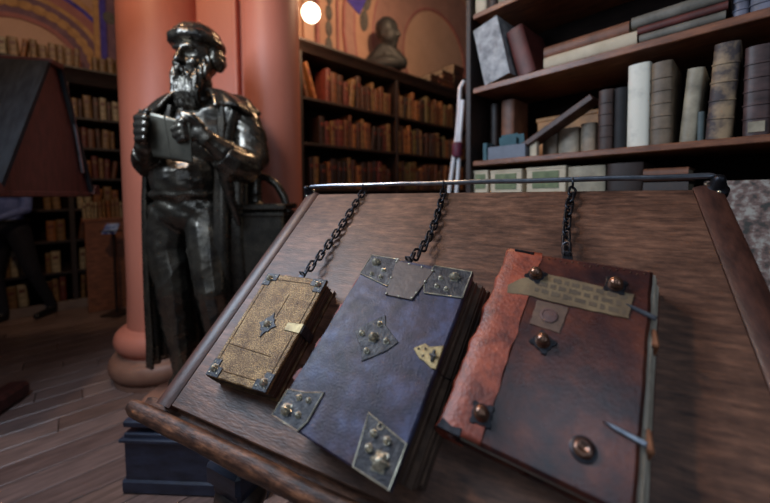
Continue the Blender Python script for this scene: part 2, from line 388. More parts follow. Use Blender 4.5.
# clustered pier
pier = thing('clustered_pier', 'pink painted pier of two round half columns with moulded base', 'pier', (-1.25, 2.55, 0), kind='structure')
C1 = at(166, 195, 2.45); C2 = at(275, 195, 2.36)
def colprof(r): return [(r*1.03, .36), (r*1.0, .6), (r*.995, 2), (r*.985, 4), (r*.98, 6)]
g = G(); g.lathe(colprof(.25), 48, M=Matrix.Translation((C1.x, C1.y, 0))); g.build('shaft', PINK, pier, True, 60)
g = G(); g.lathe(colprof(.185), 40, M=Matrix.Translation((C2.x, C2.y, 0))); g.build('shaft', PINK, pier, True, 60)
g = G(); x0, x1 = C1.x+.12, C2.x-.08; g.box(((x0+x1)/2, 2.75, 3), (x1-x0, .55, 6), b=.02); g.build('core', PINK, pier, True)
x = at(240, 195, 2.44).x; g = G(); g.box((x, 2.46, 3), (.03, .08, 6), b=.008); g.build('fillet', PINK, pier, True)
def torus_prof(r, z0, z1, bul): return [(r, z0)]+[(r+bul*sin(pi*k/8), z0+(z1-z0)*(1-cos(pi*k/8))/2) for k in range(1, 8)]+[(r, z1)]
for c, r in ((C1, .25), (C2, .185)):
    g = G(); g.lathe([(r+.05, .19)]+torus_prof(r+.03, .20, .345, .055)+[(r+.02, .36)], 48, M=Matrix.Translation((c.x, c.y, 0))); g.build('upper_torus', PINK, pier, True, 60)
    g = G(); g.lathe([(r+.09, 0), (r+.09, .03)]+torus_prof(r+.06, .035, .175, .06)+[(r+.05, .19)], 48, M=Matrix.Translation((c.x, c.y, 0))); g.build('lower_torus', TANSTONE, pier, True, 60)

# ================================================================== the lectern
O = V((-.24922, 1.09883, H+.00509)); YAW, TILT = R(26.966), R(41.2305)
U = V((cos(YAW), -sin(YAW), 0)); Vv = V((sin(YAW)*cos(TILT), cos(YAW)*cos(TILT), sin(TILT))); NN = U.cross(Vv)
BM = Matrix((U, Vv, NN)).transposed().to_4x4(); BM.translation = O            # board frame: a right, b up the slope, c off the board
ctr = BM @ V((.5, -.36, 0)); LB = V((ctr.x, ctr.y, 0))
lect = thing('lectern', 'sloping brown oak lectern carrying three chained books', 'lectern', LB, -YAW)
BL = _MW['lectern'].inverted() @ BM
BT = .034
g = G(); g.box((.5, -.3175, -BT/2), (1-.084, .635, BT), b=.0015, M=BL); g.build('board', WOOD, lect)
for s in (0, 1):
    a = .021 if s == 0 else .979
    g = G(); pr = [(-.021, -BT), (.021, -BT), (.021, .001), (.012, .006), (-.012, .006), (-.021, .001)]
    vs = [(a+x, -.64, z) for x, z in pr]+[(a+x, .004, z) for x, z in pr]; n = 6
    fs = [tuple(range(n))[::-1], tuple(range(n, 2*n))]+[(i, (i+1) % n, n+(i+1) % n, n+i) for i in range(n)]
    g.add(vs, fs, 0, BL); g.build('side_stile', STILE, lect)
# ledge moulding along the foot of the board
prof = [(-.632, -.045), (-.632, -.022), (-.646, -.022), (-.648, .004), (-.651, .009), (-.656, .011), (-.667, .010), (-.674, .006), (-.679, -.002), (-.680, -.011), (-.676, -.020), (-.670, -.026), (-.665, -.045)]
g = G(); nseg = 60; vs = []; fs = []; n = len(prof)
for i in range(nseg+1):
    a = -.068+1.136*i/nseg
    for y, z in prof:
        j = noise.noise(V((a*9, y*40, z*40)))*.0022+noise.noise(V((a*40, y*60, 7)))*.0009
        e = max(0, 1-min(a+.068, 1.068-a)/.02); vs.append((a, y+j+e*.006*(-.66-y)/.03, z+j*1.2-e*.004))
for i in range(nseg):
    for k in range(n): k2 = (k+1) % n; fs.append((i*n+k, i*n+k2, (i+1)*n+k2, (i+1)*n+k))
fs += [tuple(range(n)), tuple(nseg*n+k for k in range(n))[::-1]]
g.add(vs, fs, 0, BL); g.build('ledge', LEDGE, lect, smooth=50)
# rail with its two feet
g = G(); pth = [(.004, .010, -.004), (.006, .011, .010)]
pth += [(.006+.016*(1-cos(t)), .011, .006+.016*sin(t)) for t in (.4, .8, 1.2, pi/2)]
pth += [(.022+.956*k/12, .013, .022+.001*sin(k*2.1)) for k in range(1, 12)]
pth += [(.978+.016*sin(t), .014, .006+.016*cos(t)) for t in (0, .4, .8, 1.2, pi/2)]+[(.995, .013, -.004)]
g.tube(pth, .0058, 10, M=BL); g.build('chain_rail', RAILM, lect)
for a in (.006, .992):
    g = G(); g.lathe([(.020, -.012), (.0195, .002), (.016, .006), (.0135, .010), (.012, .016), (.0095, .024), (.007, .03), (.004, .032)], 16, M=BL @ Matrix.Translation((a, .002, -.001)))
    o = g.build('rail_socket', IRON, lect)
    for t in range(3):
        q = G(); q.ell((a+.015*cos(t*2.1+.5), .002+.015*sin(t*2.1+.5), .004), (.004, .004, .004), M=BL, nu=8, nv=6); q.build('rivet', BRASSM, o)
# trestle below: two turned legs with capital blocks, feet and stretcher
for a in (.09, .91):
    top = BL @ V((a, -.505, -BT)); x, y = top.x, top.y; zt = top.z; zc = .645
    g = G(); g.box((x, y, zc), (.105, .105, .05), b=.008); g.box((x, y, zc-.036), (.085, .085, .026), b=.006); g.build('capital_block', BLUEWOOD, lect)
    g = G(); g.box((x, y, (zc+.02+zt-.01)/2), (.055, .055, zt-.03-zc), b=.004); g.build('neck_post', DARKWOOD, lect)
    g = G(); pr = [(.045, .10), (.06, .13), (.045, .17), (.035, .2), (.05, .28), (.055, .36), (.04, .48), (.034, .54), (.054, .565), (.058, .58), (.054, .595), (.04, .605), (.04, .612)]
    g.lathe(pr, 24, M=Matrix.Translation((x, y, 0))); g.build('turned_leg', DARKWOOD, lect, smooth=50)
    g = G(); g.extrude([(-.26, 0), (.26, 0), (.26, .05), (.10, .10), (-.10, .10), (-.26, .05)], x-.045, x+.045, M=Matrix.Translation((0, y, 0))); g.build('foot', DARKWOOD, lect)
    g = G(); g.box((a, -.32, -BT-.022), (.06, .52, .044), b=.004, M=BL); g.build('bearer', DARKWOOD, lect)
t0 = BL @ V((.09, -.505, 0)); t1 = BL @ V((.91, -.505, 0))
g = G(); g.box(((t0.x+t1.x)/2, t0.y, .24), (t1.x-t0.x, .03, .09), b=.006); g.build('stretcher', DARKWOOD, lect)

# ================================================================== the three chained books
class Quad:
    def __init__(s, TL, TR, BR, BL_): s.q = [V(p) for p in (TL, TR, BR, BL_)]; s.o = s.q[3].copy()
    def p(s, u, v):
        a = s.q[3].lerp(s.q[2], u).lerp(s.q[0].lerp(s.q[1], u), v)-s.o; return a
    def poly(s, st): return [s.p(*x) for x in st]
def ragged(Q, u0, u1, v0, v1, amp, n=14, skew=(0, 0), only=None, seed=0):
    pts = []
    cs = [(u0, v0), (u1, v0), (u1, v1), (u0, v1)]
    for k in range(4):
        a, b = cs[k], cs[(k+1) % 4]
        for i in range(n):
            t = i/n; p = Q.p(a[0]+(b[0]-a[0])*t, a[1]+(b[1]-a[1])*t)
            am = amp if (only is None or k in only) else amp*.15
            w = noise.noise(V((p.x*60, p.y*60, seed+k*3)))*am + noise.noise(V((p.x*190, p.y*190, seed)))*am*.5
            if i == 0: w = 0
            d = ((0, -1), (1, 0), (0, 1), (-1, 0))[k]; pts.append(V((p.x+d[0]*w+skew[0], p.y+d[1]*w+skew[1])))
    return pts
def chained_book(name, label, quad):
    Q = Quad(*quad); M = BM @ Matrix.Translation((Q.o.x, Q.o.y, .0008))
    return thing(name, label, 'book', M=M), Q
def dome(g, p, z, r, h, seg=14, M=None, lobes=0):
    prof = [(r*1.25, z), (r*1.2, z+h*.12), (r, z+h*.2)]+[(r*cos(t), z+h*.2+h*.8*sin(t)) for t in (.3, .6, .9, 1.2)]+[(0.0001, z+h)]
    b = len(g.v); g.lathe(prof, seg, M=Matrix.Translation((p.x, p.y, 0)))
    if lobes:
        for i in range(b, len(g.v)):
            x, y, zz = g.v[i]; a = atan2(y-p.y, x-p.x); rr = math.hypot(x-p.x, y-p.y); f = 1+.13*cos(lobes*a)
            g.v[i] = (p.x+(x-p.x)*f, p.y+(y-p.y)*f, zz-.10*h*(1-cos(lobes*a))*min(1, rr/r))
def page_block(Q, parent, u0, u1, v0, v1, z0, z1, m, layers, skew0, skew1, amp=.003, name='gathering', seed=1):
    for k in range(layers):
        f = (k+.5)/layers; zz0 = z0+(z1-z0)*k/layers; zz1 = z0+(z1-z0)*(k+1)/layers-.0005
        r = random.Random(seed*50+k); ju, jv = r.uniform(-1, 1)*amp, r.uniform(-1, 1)*amp
        sk = (skew0[0]+(skew1[0]-skew0[0])*f, skew0[1]+(skew1[1]-skew0[1])*f)
        pts = [Q.p(u0, v0), Q.p(u1, v0), Q.p(u1, v1), Q.p(u0, v1)]
        pts = [V((p.x+sk[0]+(ju if i in (1, 2) else 0), p.y+sk[1]+(jv if i in (0, 1) else -jv*.5))) for i, p in enumerate(pts)]
        g = G(); g.prism(pts, zz0, zz1, .0004); g.build(name, m, parent)

# ---- small gilt book
T = .045
bk, Q = chained_book('chained_book', 'small gold-tooled leather book with metal corners, leftmost on the lectern',
                     ((.1125, -.3367), (.2829, -.3358), (.2808, -.5691), (.128, -.5726)))
g = G(); g.prism(ragged(Q, 0, 1, 0, 1, .0012, seed=2), 0, .006, .001); g.build('lower_cover', LE_GOLDED, bk)
g = G(); g.prism(ragged(Q, 0, 1, 0, 1, .0013, seed=5), T-.006, T, .0016); cov = g.build('upper_cover', LE_GOLD, bk)
pages = G(); page_block(Q, bk, .03, .97, .02, .98, .006, T-.006, PAGESD, 7, (0, 0), (0, 0), .002)
g = G(); sp = [(Q.p(0, 0), Q.p(0, 1))]                        # rounded spine along the left edge
n = 8; vs = []; fs = []
for i in range(13):
    p = Q.p(0.015, i/12)
    for k in range(n+1): t = pi*k/n; vs.append((p.x-.010*sin(t)*(1+.06*cos(i*2.1)), p.y, T/2+(T/2-.001)*cos(t)))
for i in range(12):
    for k in range(n): fs.append((i*(n+1)+k, i*(n+1)+k+1, (i+1)*(n+1)+k+1, (i+1)*(n+1)+k))
g.add(vs, fs); g.build('spine', LE_GOLDED, bk)
# border fillets tooled on the cover
for (a, b) in (((.06, .06), (.94, .06)), ((.94, .06), (.94, .94)), ((.94, .94), (.06, .94)), ((.06, .94), (.06, .06)), ((.05, .27), (.80, .25)), ((.55, .57), (.55, .80))):
    p, q = Q.p(*a), Q.p(*b); g = G(); g.tube([(p.x, p.y, T), (q.x, q.y, T)], .0011, 6); g.build('tooled_fillet', LE_GOLDED, cov)
for (u, v, ca) in ((.0, 1, 0), (1, 1, 1), (0, 0, 2), (1, 0, 3)):
    su = 1 if u == 0 else -1; sv = 1 if v == 0 else -1; a, b = .21, .135
    st = [(u, v), (u+su*a, v), (u+su*a*1.02, v+sv*b*.55), (u+su*a*.6, v+sv*b*.6), (u+su*a*.62, v+sv*b), (u, v+sv*b)]
    if su*sv < 0: st = st[::-1]
    g = G(); g.prism(Q.poly(st), T-.001, T+.0018, .0006); pl = g.build('corner_plate', BRASSD, bk)
    g = G(); dome(g, Q.p(u+su*a*.42, v+sv*b*.45), T+.0015, .0068, .0085, lobes=6); g.build('boss', BRASSM, pl)
    for (e, f) in ((.8, .2), (.2, .8), (.18, .18)):
        g = G(); g.ell((*Q.p(u+su*a*e, v+sv*b*f), T+.0018), (.0016, .0016, .0014), nu=8, nv=5); g.build('nail', BRASSM, pl)
c = Q.p(.493, .492); st = [(c.x+r*cos(t), c.y+r*1.15*sin(t)) for t, r in ((k*pi/8+pi/2, (.024 if k % 4 == 0 else (.0165 if k % 2 == 0 else .0145))) for k in range(16))]
g = G(); g.prism(st, T-.001, T+.002, .0006); pl = g.build('centre_plate', BRASSD, bk)
g = G(); dome(g, c, T+.0018, .0066, .009, lobes=6); g.build('boss', BRASSM, pl)
for k in range(4):
    t = k*pi/2+pi/4; g = G(); g.ell((c.x+.0095*cos(t), c.y+.0095*sin(t), T+.002), (.0018, .0018, .0016), nu=8, nv=5); g.build('nail', BRASSM, pl)
g = G(); g.prism(Q.poly([(.78, .475), (1.02, .470), (1.02, .555), (.78, .545)]), T, T+.0022, .0007); cl = g.build('clasp', BRASSB, bk)
p = Q.p(1.02, .512); g = G(); g.box((p.x+.001, p.y, T*.55), (.003, .018, T*.9), b=.001); g.build('clasp_strap', BRASSD, cl)

# ---- dark folio, the sky's blue sheen in its cover colour
T = .08; SK = (.024, .013)
bk, Q = chained_book('chained_book', 'thick dark leather folio coloured with blue sheen, with brass plates, in the middle of the lectern',
                     ((.3848, -.2851), (.5926, -.3045), (.5492, -.6271), (.3421, -.5993)))
g = G(); g.prism(ragged(Q, 0.0, .972, 0.02, 1, .001, seed=11, skew=SK), 0, .009, .0015); g.build('lower_cover', PAGESD, bk)
g = G(); g.prism(ragged(Q, 0, 1, 0, 1, .0016, seed=12, only=(3,), n=22), T-.009, T, .0022); cov = g.build('upper_cover', LE_SKYSHEEN, bk)
page_block(Q, bk, .04, .965, .02, .985, .009, T-.009, PAGESD, 9, SK, (0, 0), .0035, seed=3)
g = G(); vs = []; fs = []; n = 8
for i in range(25):
    f = i/24; p = Q.p(.02, f); band = .004*max(0, cos(f*2*pi*5))**3
    for k in range(n+1):
        t = pi*k/n; h = (1+cos(t))/2; x = p.x+SK[0]*(1-h)-(.012+band)*sin(t); vs.append((x, p.y+SK[1]*(1-h), .003+(T-.006)*h))
for i in range(24):
    for k in range(n): fs.append((i*(n+1)+k, i*(n+1)+k+1, (i+1)*(n+1)+k+1, (i+1)*(n+1)+k))
g.add(vs, fs); g.build('spine', REDLE, bk)
for (v0, v1, du) in ((.90, .975, -.045), (.72, .86, -.03), (.52, .66, -.035), (.33, .45, -.03), (.17, .25, -.05), (.06, .12, -.03)):     # torn flaps of the red covering along the left edge
    st = [(.012, v0), (.012, v1)]+[(du*(.4+.6*rnd.random()), v1+(v0-v1)*k/5) for k in range(1, 5)]
    g = G(); g.prism(Q.poly(st)[::-1], T-.016, T-.0075, .001); g.build('torn_leather', REDLE, bk)
def plate(st, m=BRASSD, h=.0022, nails=(), name='corner_plate', rim=True):
    pts = Q.poly(st); ar = sum(pts[i-1].x*pts[i].y-pts[i].x*pts[i-1].y for i in range(len(pts)))
    if ar < 0: pts = pts[::-1]
    g = G(); g.prism(pts, T-.001, T+h, .0006); o = g.build(name, m, bk)
    if rim:
        g = G(); c = sum(pts, V((0, 0)))/len(pts); ring = [c+(p-c)*.97 for p in pts]
        path = []
        for i in range(len(ring)):
            a, b = ring[i], ring[(i+1) % len(ring)]; path += [(*a.lerp(b, k/4), T+h) for k in range(4)]
        g.tube(path, .0009, 6, closed=True); g.build('raised_rim', BRASSM, o)
    for nl in nails:
        u, v, r, hh = nl[:4]; g = G(); dome(g, Q.p(u, v), T+h*.8, r, hh, lobes=(nl[4] if len(nl) > 4 else 0))
        g.build('boss', BRASSM if len(nl) > 4 else BRASSM, o)
    return o
plate([(.0, 1.0), (.30, 1.0), (.36, .93), (.335, .80), (.0, .845)], nails=((.10, .945, .0076, .011, 6), (.216, .902, .0038, .006), (.124, .86, .0036, .006), (.226, .851, .0036, .006)))
plate([(.66, 1.0), (1.0, 1.0), (1.0, .831), (.678, .811), (.62, .9)], nails=((.872, .945, .0078, .011, 6), (.762, .923, .0038, .006), (.758, .869, .0036, .006), (.845, .863, .0036, .006)))
pl = plate([(.29, .985), (.68, .965), (.61, .755), (.36, .747)], LE_PLATE, .0032, name='title_panel', rim=False)
for (u, v) in ((.30, .975), (.43, .975), (.56, .97), (.67, .958), (.65, .88), (.62, .80), (.605, .765), (.49, .755), (.37, .755), (.335, .86)):
    g = G(); g.ell((*Q.p(u, v), T+.0034), (.0022, .0022, .002), nu=8, nv=5); g.build('nail', BRASSM, pl)
c = Q.p(.45, .503)
pl = plate([(.45, .635), (.50, .58), (.66, .52), (.60, .46), (.455, .375), (.40, .43), (.27, .50), (.33, .56)], BRASSD, .0018, name='centre_plate', rim=False,
           nails=((.45, .503, .0076, .011, 6), (.446, .578, .0042, .0075), (.338, .503, .0042, .0075), (.566, .505, .0042, .0075), (.452, .428, .0042, .0075)))
plate([(0, 0), (.265, 0), (.30, .05), (.30, .185), (.16, .15), (0, .125)], nails=((.092, .050, .0078, .011, 6), (.135, .118, .0040, .0065), (.218, .125, .0036, .006), (.204, .055, .0040, .0065)))
plate([(.68, .195), (1.0, .158), (1.0, 0), (.735, 0)], nails=((.885, .062, .0105, .010, 8), (.775, .135, .0040, .0085), (.875, .135, .0042, .009), (.785, .082, .0042, .009)))
g = G(); p = Q.p(.80, .168); g.tube([(p.x+.004*cos(t), p.y+.004*sin(t), T+.003) for t in [2*pi*k/12 for k in range(12)]], .001, 6, closed=True); g.build('ring_ornament', BRASSM, bk)
st = [(.79, .515), (.86, .555), (.90, .545), (.995, .57), (1.0, .46), (.97, .455), (.90, .475), (.86, .48)]
g = G(); g.prism(Q.poly(st)[::-1], T-.001, T+.003, .0008); cl = g.build('clasp', BRASSB, bk)
g = G(); p = Q.p(.95, .51); g.box((p.x, p.y, T+.004), (.004, .018, .004), b=.0008); g.box((p.x, p.y, T+.0062), (.010, .004, .002), b=.0006); g.build('catch_pin', BRASSD, cl)
for (u, v) in ((.83, .52), (.88, .53), (.88, .495)):
    g = G(); g.ell((*Q.p(u, v), T+.003), (.0018, .0018, .0015), nu=8, nv=5); g.build('nail', BRASSD, cl)
p = Q.p(1.0, .47); g = G(); g.tube([(p.x, p.y, T-.004), (p.x+.006, p.y-.004, T-.02), (p.x+.018, p.y+.004, .03), (p.x+.026, p.y+.006, .012)], .0011, 6); g.build('clasp_wire', IRON, cl)

# ---- red-brown folio with orange spine
T = .06
bk, Q = chained_book('chained_book', 'glossy red-brown leather folio with orange-red spine and round bosses, rightmost on the lectern',
                     ((.6417, -.2296), (.8512, -.2554), (.7943, -.5704), (.5806, -.5413)))
g = G(); g.prism(ragged(Q, 0, 1.0, 0, 1, .001, seed=21, skew=(.016, 0)), 0, .007, .0012); g.build('lower_cover', LE_BROWN, bk)
g = G(); g.prism(ragged(Q, .255, 1, 0, 1, .0016, seed=22, only=(1,)), T-.008, T, .0045); g.build('upper_cover', LE_BROWN, bk)
page_block(Q, bk, .05, .985, .015, .985, .007, T-.007, PAGESW, 8, (.017, 0), (.008, 0), .003, seed=5)
g = G(); vs = []; fs = []; n = 9; ns = 40                     # re-backed spine wrapping from the cover round the left side
for i in range(ns+1):
    f = i/ns; e = Q.p(0, f); j = .0035*noise.noise(V((f*9, 3, 1)))+.0016*noise.noise(V((f*34, 1, 5)))+.0025*max(0, cos(f*2*pi*5))**4
    c = Q.p(.27+.018*noise.noise(V((f*11, 9, 0))), f); mid = Q.p(.12, f)
    row = [(c.x, c.y, T-.003), (c.x, c.y, T+.0012), (mid.x, mid.y, T+.0014)]
    for k in range(n): t = pi*k/(n-1); row.append((e.x+.004-(.008+j)*sin(t)-j*.6, e.y, T/2+(T/2+.0008)*cos(t)))
    row.append((mid.x, mid.y, .0005)); vs += row; w = len(row)
for i in range(ns):
    for k in range(w-1): fs.append((i*w+k, i*w+k+1, (i+1)*w+k+1, (i+1)*w+k))
g.add(vs, fs); o = g.build('orange_spine', LE_ORANGE, bk, smooth=60)
md = o.modifiers.new('thick', 'SOLIDIFY'); md.thickness = .002; md.offset = -1
def ornate_boss(u, v, r, rot, washer=False):
    p = Q.p(u, v); pts = []
    for k in range(32):
        t = 2*pi*k/32; f = 1.4+.6*max(0, cos(4*t)); pts.append((p.x+r*f*cos(t+rot), p.y+r*f*sin(t+rot)))
    z = T+.0008
    if not washer:
        g = G(); g.prism(pts, z-.001, z+.0022, .0008); o = g.build('boss_plate', IRON, bk)
        g = G(); g.lathe([(r*1.1, z+.001), (r*1.05, z+.004), (r*.85, z+.006)]+[(r*cos(t), z+.010+r*.9*sin(t)) for t in (-.5, -.2, .1, .4, .7, 1.0, 1.3)]+[(.0001, z+.010+r*.9)], 18, M=Matrix.Translation((p.x, p.y, 0))); g.build('boss', COPPER, o, smooth=60)
    else:
        g = G(); g.lathe([(r*1.5, z), (r*1.45, z+.002), (r*1.15, z+.003)], 20, M=Matrix.Translation((p.x, p.y, 0))); o = g.build('boss_plate', IRON, bk)
        g = G(); g.lathe([(r*1.15, z+.0015), (r*1.1, z+.006), (r*.85, z+.0085), (r*.55, z+.0085), (r*.38, z+.006), (.0001, z+.0055)], 20, M=Matrix.Translation((p.x, p.y, 0))); g.build('ring_boss', COPPER, o, smooth=60)
for (u, v, rot) in ((.276, .846, .2), (.791, .867, .5), (.444, .491, .1), (.229, .108, .75)): ornate_boss(u, v, .0094, rot)
ornate_boss(.756, .135, .0094, 0, True)
def sheet(st, z0, z1, m, name, parent=None, amp=0):
    pts = Q.poly(st); ar = sum(pts[i-1].x*pts[i].y-pts[i].x*pts[i-1].y for i in range(len(pts)))
    if ar < 0: pts = pts[::-1]
    out = []
    for i in range(len(pts)):
        a, b = pts[i], pts[(i+1) % len(pts)]
        for k in range(8): p = a.lerp(b, k/8); out.append(p+V((noise.noise(V((p.x*120, p.y*120, 0))), noise.noise(V((p.x*120, p.y*120, 9)))))*amp)
    g = G(); g.prism(out, z0, z1, .0003); return g.build(name, m, parent or bk)
lab = sheet([(.105, .755), (.17, .80), (.326, .868), (.62, .855), (.906, .84), (.885, .709), (.55, .705), (.252, .715), (.12, .70)], T-.0005, T+.0022, PARCH, 'parchment_label', amp=.0012)
g = G()                                                       # faded black-letter script, three lines of pen strokes
for ln in range(3):
    u = .30
    while u < .85:
        wl_ = rnd.randint(3, 8)
        for k in range(wl_):
            v0 = .838-ln*.040-(u-.3)*.045; p = Q.p(u, v0); hgt = .0072*(1.35 if rnd.random() < .25 else 1)
            d = (Q.p(u, v0+.01)-p).normalized(); x = V((d.y, -d.x))
            a, b = p-d*hgt*.5, p+d*hgt*.5
            pts = [a, a+x*.0007, a+x*.0019+d*.0008, b+x*.0017-d*.0006, b+x*.0004, b-x*.0003]
            if u > .40 or ln != 0: g.prism(pts, T+.0021, T+.00255, 0)
            u += .0095
            if u > .86: break
        u += .02
g.build('faded_writing', INK, lab)
stp = sheet([(.335, .70), (.545, .696), (.525, .555), (.335, .565)], T-.0005, T+.0016, PARCHD, 'paper_stamp', amp=.001)
p = Q.p(.435, .63); g = G(); g.lathe([(.0125, T+.001), (.012, T+.0032), (.009, T+.0036), (.0085, T+.0028), (.005, T+.003), (.0001, T+.0038)], 18, M=Matrix.Translation((p.x, p.y, 0))); g.build('wax_seal', WAX, stp)
for (a, b, tv) in (((.86, .779), (1.03, .735), .665), ((.822, .252), (1.02, .226), .255)):
    p, q = Q.p(*a), Q.p(*b); g = G(); d = (q-p).normalized(); x = V((-d.y, d.x))
    pts = [p, p+d*.012-x*.0032, q-x*.0036, q+x*.0036, p+d*.012+x*.0028]
    g.prism(pts, T+.0006, T+.0045, .0014); cl = g.build('clasp_blade', RAILM, bk)
    r = Q.p(1.028, tv); g = G(); g.box((r.x, r.y, T*.5), (.010, .026, T*.75), b=.003); g.build('tan_strap', TANLE, cl)
g = G(); g.prism(Q.poly([(.005, -.004), (.155, -.006), (.15, .028), (.09, .02), (.02, .035)]), T-.002, T+.003, .0008); g.build('torn_corner_metal', IRON, bk)
g = G(); g.prism(Q.poly([(.05, 1.0), (.21, .995), (.21, .978), (.06, .985)])[::-1], T-.001, T+.003, .0008); g.build('head_cap_metal', IRON, bk)
for k in range(16):
    u = .33+.62*k/15; g = G(); g.ell((*Q.p(u, .968+.008*sin(k*1.7)), T+.0005), (.0014, .0014, .0012), nu=6, nv=4); g.build('nail', COPPER, bk)

# ---- chains
link_g = G(); Lk, Wk, rw = .0140, .0068, .0027
pth = [(Wk*cos(t)*1.0, (Lk-Wk)*(1 if sin(t) >= 0 else -1)+Wk*sin(t), 0) for t in [2*pi*(k+.5)/16 for k in range(16)]]
link_g.tube(pth, rw, 7, closed=True); LINK = link_g.mesh('link', [IRON], 60)
def chain(p0, p1, sag, label, book_end):
    root = thing('book_chain', label, 'chain', M=BM @ Matrix.Translation((p0[0], p0[1], 0)), group='iron chains between rail and books')
    a = V(p0); b = V(p1); L_ = (b-a).length; n = int(round(L_/.0205))
    for i in range(n):
        f = (i+.5)/n; c = a.lerp(b, f); c.z = a.z-.002+(b.z-a.z)*f**4; s = sin(f*pi)*sag; dr = (b-a).normalized()
        side = V((dr.y, -dr.x, 0)); c = c+side*s
        ang = atan2(dr.y+side.y*cos(f*pi)*sag*pi/L_, dr.x+side.x*cos(f*pi)*sag*pi/L_)
        o = link('link', LINK, root)
        M = Matrix.Translation(c-V((p0[0], p0[1], 0))) @ Matrix.Rotation(ang-pi/2, 4, 'Z') @ Matrix.Rotation((1 if i % 2 else -1)*R(42)+rnd.uniform(-.2, .2), 4, 'Y')
        o.location = M.to_translation(); o.rotation_euler = M.to_euler(); sc = (L_/n)/.0205
        o.scale = (1.05, sc, 1.05)
    # ring round the rail
    g = G(); g.tube([(.0, .010+.011*cos(t)-.0, .014+.0125*sin(t)) for t in [2*pi*k/16 for k in range(16)]], .0022, 7, closed=True, M=Matrix.Translation((0, 0-p0[1]+.0, 0)))
    g.build('rail_ring', IRON, root)
    g = G(); q = V(p1)-V((p0[0], p0[1], 0)); g.box((q.x, q.y-.004, q.z-.002), (.016, .016, .004), b=.001); g.tube([(q.x-.005, q.y-.002, q.z), (q.x-.004, q.y-.002, q.z+.008), (q.x+.004, q.y-.002, q.z+.008), (q.x+.005, q.y-.002, q.z)], .0018, 6); g.build('staple', IRON, root)
chain((.213, -.004, .012), (.2045, -.322, .040), .004, 'iron chain from the rail to the small gilt book', 0)
chain((.457, -.004, .012), (.461, -.278, .070), -.004, 'iron chain from the rail to the blue-sheened folio', 0)
chain((.751, -.004, .012), (.737, -.230, .056), .006, 'iron chain from the rail to the red-brown folio', 0)
#REST
# ================================================================== bronze statue in front of the pier
SY = 1.85; PXM = FPX/SY
def S(px, py, d=0): return at(px, py, SY+d/PXM)
ST0 = S(197, 392); ST0.z = .17
ped = thing('statue_pedestal', 'low round tan stone pedestal under the bronze statue', 'pedestal', (ST0.x, ST0.y-.02, 0))
g = G(); g.lathe([(.29, 0), (.29, .04)]+torus_prof(.265, .045, .13, .03)+[(.25, .14), (.25, .17)], 40); g.build('drum', TANSTONE, ped, smooth=60)
g = G(); g.lathe([(.30, 0), (.30, .012), (.29, .02)], 40); g.build('plinth_ring', TANSTONE, ped, smooth=60)
stat = thing('bronze_statue', 'dark bronze statue of a long-bearded man in hat and cloak reading a sheet', 'statue', ST0)
def SR(r): return r/PXM
g = G()
def el(px, py, d, rx, ry, rz, tilt=0, yaw=0):
    c = S(px, py, d); M = Matrix.Translation(c) @ Matrix.Rotation(R(yaw), 4, 'Z') @ Matrix.Rotation(R(tilt), 4, 'Y')
    g.ell((0, 0, 0), (SR(rx), SR(ry), SR(rz)), M=M, nu=18, nv=12)
def cp(p, r, q, r2): g.cap(S(*p), SR(r), S(*q), SR(r2))
el(190, 208, 0, 35, 25, 26); el(186, 180, -5, 33, 27, 30); el(197, 140, 3, 40, 26, 40); el(200, 118, 5, 43, 22, 20)
cp((166, 114, 6), 15, (237, 112, 8), 18); cp((198, 108, 4), 17, (197, 82, 0), 14)
# legs
cp((170, 214, 0), 20, (167, 248, -2), 18.5); cp((167, 248, -2), 18.5, (173, 288, -6), 15.5); cp((173, 288, -6), 15.5, (177, 318, 2), 15); cp((177, 318, 2), 15, (183, 368, 6), 9.5)
cp((207, 214, -2), 20, (208, 250, -12), 18.5); cp((208, 250, -12), 18.5, (213, 290, -20), 15.5); cp((213, 290, -20), 15.5, (219, 322, -8), 14.5); cp((219, 322, -8), 14.5, (226, 372, 2), 9.5)
cp((184, 380, 4), 10, (176, 383, -26), 7); cp((227, 382, 0), 10, (236, 384, -30), 7); el(184, 376, 4, 11, 12, 10); el(227, 376, 0, 11, 12, 10)
# arms
cp((240, 116, 6), 18, (250, 162, -2), 15); cp((250, 162, -2), 15, (234, 160, -22), 14); cp((236, 160, -22), 14, (208, 140, -42), 9)
cp((165, 118, 4), 15, (150, 165, -8), 13); cp((150, 165, -8), 13, (147, 146, -40), 9.5)
# tunic skirt and belt roll
el(188, 194, -3, 36, 27, 9)
# right hand laid over the sheet: palm, four fingers, thumb
el(197, 133, -46, 11, 6, 8, 15)
for k, (y0, x1, y1, x2, y2) in enumerate(((126, 183, 121, 176, 123), (130, 181, 127, 173, 130), (134, 182, 133, 175, 136), (138, 184, 138, 179, 141))):
    r = (3.4, 3.5, 3.3, 2.8)[k]; cp((193, y0, -48), r+.4, (x1, y1, -55), r); cp((x1, y1, -55), r, (x2, y2, -53), r*.85)
cp((201, 126, -47), 3.8, (192, 117, -52), 3.4); cp((192, 117, -52), 3.4, (183, 114, -53), 2.8)
# left hand gripping the edge of the sheet
el(144, 133, -46, 7, 7, 12)
for k, y0 in enumerate((118, 125, 132, 139)):
    r = (3.3, 3.5, 3.3, 2.8)[k]; cp((138, y0+1, -46), r+.2, (137.5, y0, -56), r); cp((137.5, y0, -56), r, (146-k*.6, y0-.5, -61), r*.85)
cp((144, 124, -44), 3.8, (141, 115, -50), 3.3); cp((141, 115, -50), 3.3, (148, 111, -56), 2.8)
